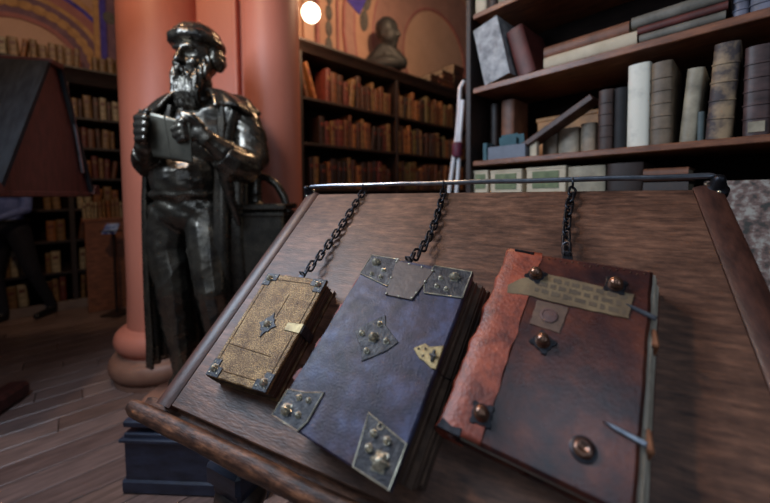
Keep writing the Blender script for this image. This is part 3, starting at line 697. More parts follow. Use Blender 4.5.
# head (turned a little to the left of the picture)
HC = S(196, 62, -4); HY = R(-10); HMt = Matrix.Translation(HC) @ Matrix.Rotation(HY, 4, 'Z') @ Matrix.Rotation(R(2), 4, 'X')
hs = SR(.9)
def hell(x, y, z, a, b, c): g.ell((0, 0, 0), (a*hs, b*hs, c*hs), M=HMt @ Matrix.Translation((x*hs, y*hs, z*hs)), nu=14, nv=10)
hell(0, 4, 6, 20, 23, 24); hell(0, -5, -10, 15, 17, 18); hell(0, -8, -22, 9, 10, 8)
hell(-9, -15, -6, 6, 6, 6); hell(9, -15, -6, 6, 6, 6)                # cheekbones
hell(0, -18, 9, 13, 5, 4)                                             # brow
g.cap(HMt @ V((0, -21*hs, 6*hs)), 2.4*hs, HMt @ V((0, -27*hs, -6*hs)), 3.6*hs)   # nose
hell(-3.4, -24, -7, 2.2, 2.4, 2); hell(3.4, -24, -7, 2.2, 2.4, 2)
hell(0, -19.5, -16, 6, 4, 2.6)                                        # lips
for s in (-1, 1): hell(s*20, 4, 0, 3, 5, 7)                           # ears
body = remesh(g, .0062, 3)
eyes = [HMt @ V((s*8.0*hs, -20*hs, 2.0*hs)) for s in (-1, 1)]; HI = HMt.inverted()
hem0, hem1 = S(195, 205).z, S(195, 330).z
def wrinkle(c, n):
    d = 0
    for e in eyes:
        r = (c-e).length; d -= .009*math.exp(-(r/(4.4*hs))**2); d += .006*math.exp(-(r/(2.4*hs))**2)
    if c.z < HC.z-.2:
        w = noise.ridged_multi_fractal(V((c.x*5+c.z*2.2, c.y*5, c.z*9-c.x*5)), 1.0, 2.0, 2, 1.0, 2.0)
        f = 1.0 if c.z > hem1-.05 else .4
        if (c-S(190, 128, -50)).length < .10 or (c-S(143, 128, -50)).length < .10: f = 0
        d += (w-1.1)*.0055*f
        d += .004*sin(c.z*70+c.x*45)*math.exp(-((c.z-S(0, 205).z)/.10)**2)*f
    return c+n*d
displace(body, wrinkle); bo = from_mesh('figure', body, BRONZE, stat)
# hat
g = G(); g.ell((0, 0, 0), (24*hs, 26*hs, 18*hs), M=HMt @ Matrix.Translation((0, 4*hs, 23*hs)), nu=24, nv=14)
M = HMt @ Matrix.Translation((0, 4*hs, 19*hs)) @ Matrix.Rotation(R(-7), 4, 'X')
g.tube([M @ V((22.5*hs*cos(t), 24*hs*sin(t), 0)) for t in [2*pi*k/36 for k in range(36)]], [5.6*hs]*36, 12, closed=True)
for s in (-1, 1): g.ell((0, 0, 0), (7*hs, 12*hs, 13*hs), M=HMt @ Matrix.Translation((s*20*hs, 9*hs, 3*hs)))
hat = remesh(g, .006, 2)
displace(hat, lambda c, n: c+n*.004*noise.fractal(c*34, 1, 2, 3))
from_mesh('fur_hat', hat, BRONZE, stat)
# beard and moustache
g = G()
def bp(x, y, z): return HMt @ V((x*hs, y*hs, z*hs))
for x0, x1, r0 in ((-11, -10, 5.5), (-6, -6.5, 6.5), (0, -2, 7), (6, 4, 6.5), (11, 8, 5.5)):
    g.tube([bp(x0, -12, -13), bp(x0*1.05, -16, -24), bp((x0+x1)/2, -17, -36), bp(x1, -15, -49), bp(x1*.9, -12, -58+abs(x1)*.5)], [r0*hs*.8, r0*hs, r0*hs*1.05, r0*hs*.8, r0*hs*.25], 12)
g.cap(bp(-1, -24, -12), 3*hs, bp(-9, -21, -24), 2.2*hs); g.cap(bp(1, -24, -12), 3*hs, bp(9, -21, -24), 2.2*hs)
for s in (-1, 1): g.tube([bp(s*17, -4, 2), bp(s*16.5, -8, -8), bp(s*13.5, -13, -20)], [3.5*hs, 5*hs, 6*hs], 10)
beard = remesh(g, .005, 1)
def strands(c, n):
    l = HI @ c; a = atan2(l.x, -l.y)
    return c+n*(.0045*sin(a*26+3*noise.noise(l*30)+l.z*14)+.003*noise.noise(V((l.x*110, l.y*110, l.z*30))))
displace(beard, strands); from_mesh('beard', beard, BRONZE, stat)
# cloak hanging from the shoulders, open at the front
rows = [(101, 199, 30, 24), (106, 203, 42, 30), (116, 204, 47, 34), (135, 201, 47, 34), (165, 196, 48, 33), (200, 195, 48, 33), (250, 196, 48, 34), (300, 199, 49, 35), (340, 202, 50, 36), (364, 203, 51, 37)]
g = G(); na = 120; vs = []; fs = []; nr = 44
def interp(f):
    x = f*(len(rows)-1); i = min(int(x), len(rows)-2); t = x-i; return [a+(b-a)*t for a, b in zip(rows[i], rows[i+1])]
for i in range(nr+1):
    py, cx, rx, ry = interp(i/nr); low = max(0, (py-120)/245)
    a0, a1 = R(-38-14*min(1, max(0, (py-100)/60))), R(213-8*low)
    for j in range(na+1):
        t = a0+(a1-a0)*j/na; fo = (1.2+3.6*low)*sin(t*15+1.1*sin(t*4)+low*.8)+.9*low*sin(t*31+2)
        edge = min(j, na-j)/na; fo *= min(1, edge*14+.25)
        c = S(cx, py); vs.append((c.x+SR(rx+fo)*cos(t), c.y+SR(4)+SR(ry+fo)*sin(t), c.z))
for i in range(nr):
    for j in range(na): k = i*(na+1)+j; fs.append((k, k+1, k+na+2, k+na+1))
g.add(vs, fs); cl = g.build('cloak', BRONZE, stat, True, 180); md = cl.modifiers.new('thick', 'SOLIDIFY'); md.thickness = .014; md.offset = 0
# shoulder cape / collar and wide right sleeve
g = G(); vs = []; fs = []; na = 80
for i in range(9):
    f = i/8; py = 93+22*f**1.5; rx = 16+36*f**.7; ry = 17+19*f**.8
    for j in range(na+1):
        t = R(-62)+(R(242)-R(-62))*j/na; c = S(204, py); w = f*(1.6*sin(t*9)+1.2*sin(t*17+1))
        vs.append((c.x+SR(rx+w)*cos(t), c.y+SR(3)+SR(ry+w)*sin(t), c.z+SR(3*f*sin(t*6))))
for i in range(8):
    for j in range(na): k = i*(na+1)+j; fs.append((k, k+1, k+na+2, k+na+1))
g.add(vs, fs); cp_ = g.build('cape_collar', BRONZE, stat, True, 180); md = cp_.modifiers.new('thick', 'SOLIDIFY'); md.thickness = .016; md.offset = 0
g = G(); g.tube([S(226, 108, 8), S(240, 115, 6), S(248, 135, 3), S(251, 160, -3), S(245, 167, -14), S(232, 162, -26), S(222, 154, -33)], [SR(r) for r in (13, 17.5, 18, 17.5, 17, 15.5, 13)], 22)
g.tube([S(228, 160, -30), S(226, 178, -27), S(232, 200, -20), S(240, 225, -10)], [SR(r) for r in (9, 6, 4.5, 3)], 10)
sl = remesh(g, .007, 3); displace(sl, lambda c, n: c+n*.006*(noise.ridged_multi_fractal(V((c.x*7, c.y*7, c.z*16+c.x*9)), 1, 2, 2, 1, 2)-1.1)); from_mesh('sleeve', sl, BRONZE, stat)
g = G(); g.tube([S(176, 110, 6), S(162, 117, 4), S(155, 140, -1), S(149, 163, -10), S(148, 152, -30)], [SR(r) for r in (11, 14.5, 15, 15, 11.5)], 20)
sl = remesh(g, .007, 3); displace(sl, lambda c, n: c+n*.006*(noise.ridged_multi_fractal(V((c.x*7, c.y*7, c.z*16-c.x*9)), 1, 2, 2, 1, 2)-1.1)); from_mesh('sleeve', sl, BRONZE, stat)
for (pa, pb_) in (((221, 103, -22), (223, 160, -24)), ((170, 106, -20), (163, 150, -22))):   # turned-back front edges of the robe
    a, b = S(*pa), S(*pb_); g = G(); g.tube([a, a.lerp(b, .35)+V((.008, -.012, 0)), a.lerp(b, .7)+V((-.004, -.008, 0)), b], [SR(3.2), SR(3.8), SR(3.4), SR(2.4)], 8); g.build('robe_edge', BRONZE, stat, True)
# printed sheet in the hands: two leaves
def leaf(p00, p10, p11, p01, bow, name):
    g = G(); vs = []; fs = []; n = 12
    P = [S(*p) for p in (p00, p10, p11, p01)]
    for i in range(n+1):
        for j in range(n+1):
            a, b = i/n, j/n; p = P[0].lerp(P[1], a).lerp(P[3].lerp(P[2], a), b); p = p+V((0, -bow*sin(pi*a), 0)); vs.append(p)
    for i in range(n):
        for j in range(n): k = i*(n+1)+j; fs.append((k, k+1, k+n+2, k+n+1))
    g.add(vs, fs); o = g.build(name, mat('lighter_bronze', (.16, .14, .105), (.09, .08, .062), 12, rough=.36, metal=.7), stat, True, 180); md = o.modifiers.new('thick', 'SOLIDIFY'); md.thickness = .006; md.offset = 0
leaf((139, 109, -54), (165, 116, -57), (172, 160, -52), (154, 157, -50), .003, 'sheet_leaf')
leaf((165, 116, -57), (190, 123, -54), (193, 164, -50), (172, 160, -52), -.003, 'sheet_leaf')
# the screw press beside him
pr = G(); c = S(267, 240, 14); w = SR(47)
pr.box((c.x, c.y, (S(0, 212, 14).z+.17)/2), (w, .22, S(0, 212, 14).z-.17), b=.012); po = pr.build('press_body', BRONZE, stat, True)
q = G(); q.box((c.x, c.y, S(0, 209, 14).z), (w*1.12, .26, SR(6)), b=.008); q.box((c.x, c.y, S(0, 216, 14).z), (w*1.05, .24, SR(4)), b=.006); q.build('press_lid', BRONZE, po, True) if False else q.build('press_lid', BRONZE, stat, True)
q = G(); q.tube([S(237, 207, 14), S(237, 195, 14), S(243, 183, 14), S(254, 176.5, 14), S(266, 177, 14), S(277, 185, 14), S(284, 197, 14), S(288, 212, 14)], SR(4.2), 12); q.build('press_yoke', BRONZE, stat, True)
q = G(); cc = S(256, 207, 14); q.lathe([(SR(10), 0), (SR(10), SR(3)), (SR(6.5), SR(6)), (SR(6), SR(12)), (SR(6.8), SR(14)), (SR(6), SR(17)), (SR(6.5), SR(30))], 16, M=Matrix.Translation(cc)); q.build('press_screw', BRONZE, stat, True)

# ================================================================== chest in the foreground
p = at(118, 440, 1.36); cw = .62
ch = thing('low_chest', 'low blue-black wooden chest with moulded lid on the floor under the lectern', 'chest', (p.x+cw/2, 1.36+.08, 0), R(-3))
ht = at(118, 425, 1.36).z
g = G(); g.box((0, 0, ht/2-.02), (cw-.02, .15, ht-.06), b=.004); g.build('body', BLUEWOOD, ch)
g = G(); g.box((0, 0, ht-.012), (cw-.015, .155, .03), b=.006); g.build('lid', BLUEWOOD, ch)
g = G(); g.box((0, -.004, ht-.078), (cw+.012, .166, .016), b=.006); g.build('moulding', BLUEWOOD, ch)
g = G(); g.box((0, 0, .03), (cw+.01, .165, .06), b=.008); g.build('plinth', BLUEWOOD, ch)

# ================================================================== books for the shelves
def book_mesh(T, Hh, D, cover, pagem, bands=4, label=None, rounds=True, name='book'):
    """standing book, spine to -y, base centred on the origin"""
    g = G(); b = min(.004, T*.18); sp = .012*min(1, T/.04) if rounds else .002
    n = 7; out = []; inn = []
    for k in range(n+1): t = pi*k/n; out.append((-T/2*cos(t), -D/2+sp-sp*sin(t)))
    for k in range(n+1): t = pi*k/n; inn.append((-(T/2-b)*cos(t), -D/2+sp+b-sp*sin(t)))
    o2 = [(-T/2, D/2)]+out+[(T/2, D/2)]; i2 = [(-T/2+b, D/2)]+inn+[(T/2-b, D/2)]
    m = len(o2); vs = []
    for z in (0, Hh):
        vs += [(x, y, z) for x, y in o2]+[(x, y, z) for x, y in i2]
    fs = []; W = 2*m
    for i in range(m-1):
        fs += [(i, i+1, W+i+1, W+i), (m+i, W+m+i, W+m+i+1, m+i+1), (i, m+i, m+i+1, i+1), (W+i, W+i+1, W+m+i+1, W+m+i)]
    fs += [(0, W, W+m, m), (m-1, 2*m-1, W+2*m-1, W+m-1)]
    g.add(vs, fs, 0)
    for k in range(bands):
        z = Hh*(.12+.76*(k+.5)/bands); r = .0016+T*.018
        g.tube([(x*1.02, y-.001, z) for x, y in out[0:]], r, 6, 0)
    g.box((0, .004, Hh/2), (T-2*b, D-.018, Hh-.010), 1, b=.001)
    if label: 
        lz, lh, lm = label; g.box((0, -D/2+.0005-.001, Hh*lz), (T*.62, .004, Hh*lh), 2, b=.001)
    return g
def shelf_book(name, label, cat, frame, x, y, z, T, Hh, D, cover, pagem=PAGES, lean=0, yaw=0, bands=4, lab=None, tilt=0, group=None, flat=False, rounds=True):
    M = frame @ Matrix.Translation((x, y, z+(0 if flat else T/2*abs(sin(lean))))) @ Matrix.Rotation(yaw, 4, 'Z') @ Matrix.Rotation(lean, 4, 'Y') @ Matrix.Rotation(tilt, 4, 'X')
    if flat: M = M @ Matrix.Translation((0, 0, T/2)) @ Matrix.Rotation(pi/2, 4, 'Y') @ Matrix.Translation((0, 0, -Hh/2))
    r = thing(name, label, cat, M=M, group=group); _MW[r.name] = M
    g = book_mesh(T, Hh, D, cover, pagem, bands, lab, rounds)
    for mi, (nm, m) in enumerate((('cover', cover), ('page_block', pagem), ('spine_label', lab[2] if lab else None))):
        if m is None: continue
        h = G(); idx = {}
        for f, k in zip(g.f, g.m):
            if k == mi:
                nf = []
                for i in f:
                    if i not in idx: idx[i] = len(h.v); h.v.append(g.v[i])
                    nf.append(idx[i])
                h.f.append(tuple(nf)); h.m.append(0)
        if h.f: h.build(nm, m, r)
    return r

# ================================================================== near bookcase on the right
FR = Matrix.Translation(P1) @ Matrix.Rotation(AZ-pi/2, 4, 'Z'); FRI = FR.inverted()
def sx_at(px, y=0.0):                       # where along the shelf front that column of the photograph falls
    q = FRI @ hit(px, 195, FR @ V((0, y, 0)), (FR.to_3x3() @ V((0, 1, 0)))); return q.x
rb = thing('near_bookcase', 'dark open bookcase with red-brown shelf edges behind the lectern', 'bookcase', M=FR)
ZC, ZA, ZB, ZD = 2.15, 1.785, 1.418, .93
LEN = 2.0; DEP = .40
for x, nm in ((0.0, 'upright'), (LEN, 'upright')):
    g = G(); g.box((x-.012, DEP/2, 1.5), (.028, DEP, 3.0), b=.003); g.build(nm, CASEWOOD, rb)
g = G(); g.box((LEN/2, DEP+.008, 1.5), (LEN, .014, 3.0), b=.001); g.build('back_panel', BACKW, rb)
for z, t in ((ZC, .026), (ZA, .028), (ZB, .024), (ZD, .028), (.62, .028), (2.6, .03), (.1, .05)):
    g = G(); g.box((LEN/2+.001, DEP/2, z-t/2), (LEN-.03, DEP, t), b=.003); g.build('shelf', SHELFWOOD if z in (ZA, ZB, ZC) else CASEWOOD, rb)
def lm(name, c, **k):
    kw = dict(scale=14, rough=.55, bump=.15, bscale=60); kw.update(k); return mat(name, c, tuple(x*.45 for x in c), **kw)
VELLUM = lm('white_vellum', (.78, .74, .62), lo=.1, hi=.5); BRNGREY = lm('grey_brown_calf', (.22, .155, .10)); BEIGE = lm('beige_vellum', (.40, .34, .24))
DKBR = lm('dark_brown_calf', (.035, .018, .013)); SPOT = mat('peeling_tan_leather', (.34, .23, .13), (.05, .035, .035), 9, rough=.6, bump=.2, lo=.42, hi=.56)
DKBAND = mat('scuffed_dark_calf', (.10, .055, .05), (.03, .015, .014), 12, (1, 1, 2), .5, bump=.2); GREYCL = mat('worn_grey_cloth', (.50, .50, .50), (.20, .20, .21), 16, rough=.7, bump=.2)
REDBR = lm('red_brown_cloth', (.13, .028, .022)); BLUEG = lm('blue_grey_cloth', (.19, .19, .25)); OLIVE = lm('grey_olive_board', (.20, .18, .145)); RUST = lm('rust_brown_board', (.22, .085, .045))
TEALG = lm('teal_grey_cloth', (.10, .13, .13)); ORNG = lm('orange_lit_card', (.60, .24, .06))  # orange light on the boxes is put into the card colour
def rbook(label, px0, px1, z, ptop, cover, y=.0, D=.24, **k):
    yy = y+D/2+.02; x0, x1 = sx_at(px0, y+.02), sx_at(px1, y+.02); T = x1-x0; xm = (x0+x1)/2
    q = hit((px0+px1)/2, ptop, FR @ V((0, y+.02, 0)), FR.to_3x3() @ V((0, 1, 0))); Hh = max(.05, q.z-z)
    return shelf_book('shelf_book', label, 'book', FR, xm, yy, z+.0005, T, Hh, D, cover, **k)
rbook('narrow dark brown calf book where the slanting board leans', 596, 611, ZB, 90, lm('dark_brown_calf_b', (.07, .036, .026)), D=.2)
rbook('black filler book for the shadow gap left of the white vellum one', 612, 624, ZB, 88, mat('gap_shade_black', (.012, .012, .014), (.006, .006, .007), 20, rough=.7), D=.2, bands=0)  # black volume put in where the gap between books lies in shadow
rbook('white vellum book standing on the middle shelf', 625, 647, ZB, 64, VELLUM, bands=0, D=.22, pagem=PAGESW)
rbook('grey-brown ribbed book right of the white vellum one', 648, 669, ZB, 62, BRNGREY, bands=5, D=.22)
rbook('beige vellum book leaning right of the grey-brown ribbed one', 677, 694, ZB, 70, BEIGE, bands=0, D=.18, lean=R(4), y=.02)
rbook('small teal-grey book between the beige and the peeling ones', 695, 702, ZB, 112, TEALG, bands=0, D=.16, y=.02)
rbook('tall tan book with peeling dark leather patches, leaning slightly', 703, 729, ZB, 45, SPOT, bands=4, D=.22, lean=R(3))
rbook('dark ribbed calf book at the right end of the middle shelf', 740, 768, ZB, 46, DKBAND, bands=5, D=.24, lab=(.10, .12, BEIGE))
for i, (a, b, t, m, nm) in enumerate(((489, 496, 104, DKBR, 'dark brown book standing left of the two behind the slate box'), (500, 513, 100, RUST, 'rust brown book standing right of the two behind the slate box'))):
    rbook(nm, a, b, ZB, t, m, y=.12, D=.16, bands=0)
for i, (a, b, t, m, nm) in enumerate(((541, 556, 132, BRNGREY, 'grey-brown'), (557, 577, 128, lm('dull_beige', (.42, .32, .22)), 'dull beige'), (579, 594, 123, lm('dull_beige_b', (.38, .28, .19)), 'pale brown'))):
    rbook('%s book at the back below the slanting board' % nm, a, b, ZB, t, m, y=.10, D=.14, bands=0)
x0, x1 = sx_at(527, .16), sx_at(590, .16); g = G(); g.box((0, 0, .10), (x1-x0, .12, .20), b=.004); g.box((0, 0, .205), (x1-x0+.01, .13, .02), b=.003)
q = tag(g.build('card_box', ORNG), 'card box coloured orange as if lit, at the back of the middle shelf', 'box'); q.matrix_world = FR @ Matrix.Translation(((x0+x1)/2, .33, ZB+.001)); 
# slanting board
a = hit(524, 146, FR @ V((0, .06, 0)), FR.to_3x3() @ V((0, 1, 0))); b = hit(594, 96, FR @ V((0, .06, 0)), FR.to_3x3() @ V((0, 1, 0))); al, bl = FRI @ a, FRI @ b
d = bl-al; g = G(); g.box((d.length/2, 0, 0), (d.length, .10, .026), b=.003, M=Matrix.Rotation(-atan2(d.z, d.x), 4, 'Y'))
q = tag(g.build('slanting_board', mat('slanting_board_wood', (.10, .045, .03), (.045, .02, .014), 5, (10, 2, 2), .5, bump=.2)), 'narrow brown board leaning slantwise against the dark brown book', 'board'); q.matrix_world = FR @ Matrix.Translation((al.x, .08, al.z-.006))
# slate box with teal cards
x0, x1 = sx_at(486), sx_at(523); w = x1-x0
r = thing('card_tray', 'small slate-grey card tray with teal cards at the left of the middle shelf', 'tray', M=FR @ Matrix.Translation(((x0+x1)/2, .07, ZB+.0005)))
g = G(); hh = .062
g.box((0, -.05, hh/2), (w, .006, hh), b=.001); g.box((0, .05, hh/2), (w, .006, hh), b=.001); g.box((-w/2+.003, 0, hh/2), (.006, .1, hh), b=.001); g.box((w/2-.003, 0, hh/2), (.006, .1, hh), b=.001); g.box((0, 0, .004), (w-.004, .098, .006), b=.001); g.build('tray', GREYBOX, r)
for k in range(5):
    g = G(); g.box((rnd.uniform(-.01, .04), -.03+k*.015, .058), (w*.45, .002, .10+.012*(k % 3)), b=.0005, M=Matrix.Rotation(R(8), 4, 'X')); g.build('card', TEAL, r)
x = sx_at(528); g = G(); g.box((0, 0, .034), (.034, .03, .068), b=.003); g.box((0, 0, .0705), (.03, .026, .006), b=.001)
q = tag(g.build('cream_block', CREAM), 'small upright cream paper block beside the slate card tray', 'block'); q.matrix_world = FR @ Matrix.Translation((x, .06, ZB+.0005))
x = sx_at(479); g = G(); g.box((0, 0, .045), (.022, .08, .09), b=.002); g.box((0, -.041, .05), (.018, .003, .03), b=.001)
q = tag(g.build('teal_case', TEAL), 'small dark teal slip case beside the left upright', 'case'); q.matrix_world = FR @ Matrix.Translation((x+.008, .08, ZB+.0005))
# upper shelf
rbook('worn grey cloth folio leaning against the left upright of the upper shelf', 484, 509, ZA, 20, GREYCL, lean=R(-13), D=.26, bands=0, y=-.01, rounds=False)
rbook('red-brown cloth book leaning beside the grey folio', 517, 534, ZA, 24, REDBR, lean=R(-16), D=.24, bands=0, y=.02)
def flatbook(label, px0, px1, z, T, D, cover, y=.0, pagem=PAGES, yaw=0, tl=0, **k):
    x0, x1 = sx_at(px0, y+.02), sx_at(px1, y+.02); L_ = x1-x0
    return shelf_book('shelf_book', label, 'book', FR, (x0+x1)/2, y+D/2+.01, z, T, L_, D, cover, pagem, flat=True, bands=0, yaw=yaw, lean=tl, **k)
flatbook('cream paper bound volume lying flat on the upper shelf', 543, 634, ZA+.0005, .052, .22, CREAM, pagem=PAGESW)
flatbook('long rust brown volume lying on the cream one', 543, 626, ZA+.055, .05, .20, RUST, y=.02)
for k, (m, a, b, T) in enumerate(((OLIVE, 636, 720, .028), (REDBR, 634, 722, .026), (OLIVE, 628, 722, .040))):
    z = ZA+.0005+(0, .030, .058)[k]
    flatbook(('grey olive portfolio at the bottom of the flat stack', 'dull red portfolio between two grey ones', 'thick grey portfolio on top of the flat stack')[k]+' on the upper shelf', a, b, z, T, .26, m, y=-.01)
for i, (a, b, t) in enumerate(((726, 742, -12), (743, 775, -25))):
    rbook('%s blue-grey cloth book at the right of the upper shelf' % ('thin', 'thick')[i], a, b, ZA, t, BLUEG, D=.24, bands=3)
rbook('cream book at the left end of the top shelf', 474, 485, ZC, -60, CREAM, bands=3, D=.2); rbook('dark brown book second on the top shelf', 486, 495, ZC, -55, DKBR, bands=4, D=.2); rbook('beige book third on the top shelf', 496, 509, ZC, -70, BEIGE, bands=3, D=.2)
# below the middle shelf: labelled boxes and books, only their heads showing
for i, (a, b, t, m, nm) in enumerate(((464, 487, 171, CREAM, 'first'), (489, 521, 170, CREAM, 'second'), (525, 565, 167, CREAM, 'third'))):
    x0, x1 = sx_at(max(a, 472), .02), sx_at(b, .02); w = x1-x0; q = hit((a+b)/2, t, FR @ V((0, .02, 0)), FR.to_3x3() @ V((0, 1, 0))); hh = q.z-ZD
    r = thing('archive_box', 'cream paper archive box with green label, %s from the left under the middle shelf' % nm, 'box', M=FR @ Matrix.Translation(((x0+x1)/2, .13, ZD+.0005)), group='archive boxes under the middle shelf')
    g = G(); g.box((0, 0, hh/2), (w-.004, .2, hh), b=.003); g.build('body', CREAM, r)
    g = G(); g.box((0, -.1015, hh-.055), (w*.66, .003, .075), b=.001); g.build('green_label', GREENL, r)
    g = G(); g.box((0, -.001, hh-.004), (w, .204, .010), b=.003); g.build('lid', CREAM, r)
rbook('grey-beige vellum volume right of the archive boxes', 567, 604, ZD, 166, BEIGE, bands=0, D=.22)
rbook('black leather volume with rounded spine behind the rail', 606, 642, ZD, 163, DKBR, bands=3, D=.22)
flatbook('rust brown volume lying behind the lectern top', 643, 688, ZD+.36, .045, .2, RUST)
flatbook('thick dark volume lying under the rust brown one', 643, 688, ZD+.0005, .355, .22, DKBR)
# marbled folio standing cover outwards at the right of the lectern
x = sx_at(744, -.02); Mx = FR @ Matrix.Translation((x, .03, ZD+.002)) @ Matrix.Rotation(R(6), 4, 'Z') @ Matrix.Rotation(R(-5), 4, 'X')
mb = thing('marbled_folio', 'large folio in grey marbled paper standing at the right behind the lectern', 'book', M=Mx)
hh = .355; ww = .17
g = G(); g.box((0, 0, hh/2), (ww, .006, hh), b=.002); g.build('front_cover', MARBLE, mb); g = G(); g.box((0, .034, hh/2), (ww, .006, hh), b=.002); g.build('back_cover', MARBLE, mb)
g = G(); g.box((0.002, .017, hh/2), (ww-.013, .027, hh-.01), b=.001); g.build('page_block', PAGES, mb); g = G(); g.box((-ww/2-.003, .017, hh/2), (.008, .040, hh), b=.003); g.build('spine', DKBR, mb)

# ================================================================== middle bookcase behind the pier
FM = Matrix.Translation(MID0) @ Matrix.Rotation(AZ, 4, 'Z'); FMI = FM.inverted()
mc = thing('tall_bookcase', 'tall dark bookcase of brown leather books carrying a bust', 'bookcase', M=FM)
ML = 2.75; MT = 2.70; ZS = (2.19, 1.76, 1.32, .9)
for x in (.012, 1.28, ML-.012):
    g = G(); g.box((x, .18, MT/2), (.04, .36, MT), b=.004); g.build('upright', CASEWOOD, mc)
g = G(); g.box((ML/2, .366, MT/2), (ML, .012, MT), b=.001); g.build('back_panel', BACKW, mc)
for z in ZS+(.1,):
    g = G(); g.box((ML/2, .18, z-.014), (ML-.02, .35, .028), b=.003); g.build('shelf', CASEWOOD, mc)
g = G(); g.extrude([(.37, MT-.10), (-.0, MT-.10), (-.012, MT-.07), (-.03, MT-.045), (-.05, MT-.02), (-.05, MT), (.37, MT)], -.03, ML+.03); g.build('cornice', CASEWOOD, mc)
LEATH = {}
for nm, c in (('dark brown', (.075, .03, .015)), ('chestnut brown', (.15, .055, .02)), ('orange tan', (.30, .115, .035)), ('tan', (.26, .15, .07)), ('olive', (.15, .105, .035)), ('black-brown', (.035, .018, .012)), ('cream', (.42, .34, .22)), ('dull red', (.14, .03, .02)), ('gilt brown', (.22, .12, .045))):
    LEATH[nm] = mat('far_'+nm.replace(' ', '_'), c, tuple(x*.5 for x in c), 20, rough=.45, bump=.1)
FARM = {}
def far_mesh(nm, bands):
    k = (nm, bands)
    if k not in FARM: FARM[k] = book_mesh(.05, .30, .20, None, None, bands, (.72, .13, 0)).mesh('shelf_book', [LEATH[nm], PAGES, LEATH['dull red'] if nm != 'dull red' else LEATH['gilt brown']])
    return FARM[k]
def ordn(n): return '%d%s' % (n, 'th' if 10 < n % 100 < 14 else {1: 'st', 2: 'nd', 3: 'rd'}.get(n % 10, 'th'))
def row(F, x0, x1, z, hmax, hmin, palette, where, group, y=.02, seed=0, gaps=(), tw=(.04, .08), ends=True):
    r = random.Random(seed); x = x0; n = 0
    while True:
        T = r.uniform(*tw)
        if x+T > x1: break
        if any(a < x+T/2 < b for a, b in gaps): x += T; continue
        nm = r.choice(palette); hh = r.uniform(hmin, hmax); n += 1; D = r.uniform(.17, .23)
        o = link('shelf_book', far_mesh(nm, r.choice((0, 4, 5))))
        ln = r.choice((0, 0, 0, 0, R(2), R(-2))) if not (r.random() < .04) else R(8)
        o.matrix_world = F @ Matrix.Translation((x+T/2+abs(hh*sin(ln))*(1 if ln < 0 else 0), y+D/2+r.uniform(0, .02), z+.0005+T/2*abs(sin(ln)))) @ Matrix.Rotation(ln, 4, 'Y')
        o.scale = ((T-.002)/.05, D/.20, hh/.30)
        tag(o, '%s leather book, %s from left, %s' % (nm, ordn(n), where), 'book', group)
        x += T+abs(hh*sin(ln))*1.05
pm = ['dark brown', 'chestnut brown', 'black-brown', 'gilt brown', 'orange tan', 'black-brown', 'dark brown', 'chestnut brown', 'dull red']
po_ = ['orange tan', 'chestnut brown', 'tan', 'gilt brown', 'olive', 'dark brown', 'black-brown', 'chestnut brown']
for i, (nm, w) in enumerate((('first', 'top'), ('second', 'middle'), ('third', 'lowest visible'))):
    row(FM, .30 if i == 0 else .10, 1.25, ZS[i], .345 if i < 2 else .34, .235, pm, '%s row, left half of bookcase under bust' % w, 'books in the bookcase under the bust', seed=11+i, gaps=((.10, .2),) if i == 1 else ())
    row(FM, 1.31, ML-.04, ZS[i], .345, .235, po_, '%s row, right half of bookcase under bust' % w, 'books in the bookcase under the bust', seed=31+i)
for k, (x, a) in enumerate(((.10, -14), (.19, -17))):          # two books leaning at the left end of the top row
    nm = ('chestnut brown', 'orange tan')[k]; o = link('shelf_book', far_mesh(nm, 4)); o.scale = (.7, 1, 1.2)
    o.matrix_world = FM @ Matrix.Translation((x, .13, ZS[0]+.008)) @ Matrix.Rotation(R(a), 4, 'Y') @ Matrix.Diagonal((.75, 1, 1.15, 1))
    tag(o, '%s book leaning left at the left end of the top row under the bust' % nm, 'book', 'books in the bookcase under the bust')
# flat volumes piled on the bookcase top right of the bust, the piles rising to the right
for pi_, (x, nv) in enumerate(((1.80, 1), (2.06, 3), (2.32, 5), (2.58, 8))):
    z = MT
    for k in range(nv):
        t = rnd.uniform(.045, .06); nm = rnd.choice(('dark brown', 'black-brown', 'black-brown', 'dark brown', 'chestnut brown')); o = link('shelf_book', far_mesh(nm, 0))
        o.matrix_world = FM @ Matrix.Translation((x+rnd.uniform(-.01, .01), .16, z+t/2)) @ Matrix.Rotation(pi/2, 4, 'Y') @ Matrix.Translation((0, 0, -.12)) @ Matrix.Diagonal((t/.05, 1.2, .8, 1)); z += t+.001
        tag(o, '%s volume lying flat, %s from below in the %s pile right of the bust' % (nm, ordn(k+1), ('lowest', 'second', 'third', 'highest')[pi_]), 'book', 'flat piles beside the bust')
# bust
bq = at(386, 73, 4.08); bz = MT
bust = thing('portrait_bust', 'dark portrait bust of a bald man on top of the tall bookcase', 'bust', (bq.x, bq.y, bz))
g = G(); k = 1.0*4.08/FPX; zb = bz+.001
def be(x, y, z, a, b, c): g.ell((bq.x+x*k, bq.y+y*k, bz+z*k), (a*k, b*k, c*k), nu=16, nv=10)
be(0, 0, 8, 19, 10, 9)
for q_ in (-1, 1): g.cap((bq.x+q_*15*k, bq.y, bz+9*k), 6.5*k, (bq.x+q_*3*k, bq.y, bz+21*k), 7.5*k)
be(1, 0, 41, 11, 12.5, 11.5); be(4, -3, 33, 9, 9.5, 10.5); be(1, 3, 44, 11.5, 12, 9)
g.cap((bq.x+1*k, bq.y+1*k, bz+14*k), 8.5*k, (bq.x+1*k, bq.y, bz+28*k), 7*k)
hx, hy = .80, -.60                                             # the way the bust looks
def bf(f, z): return (bq.x+(1+hx*f)*k, bq.y+hy*f*k, bz+z*k)
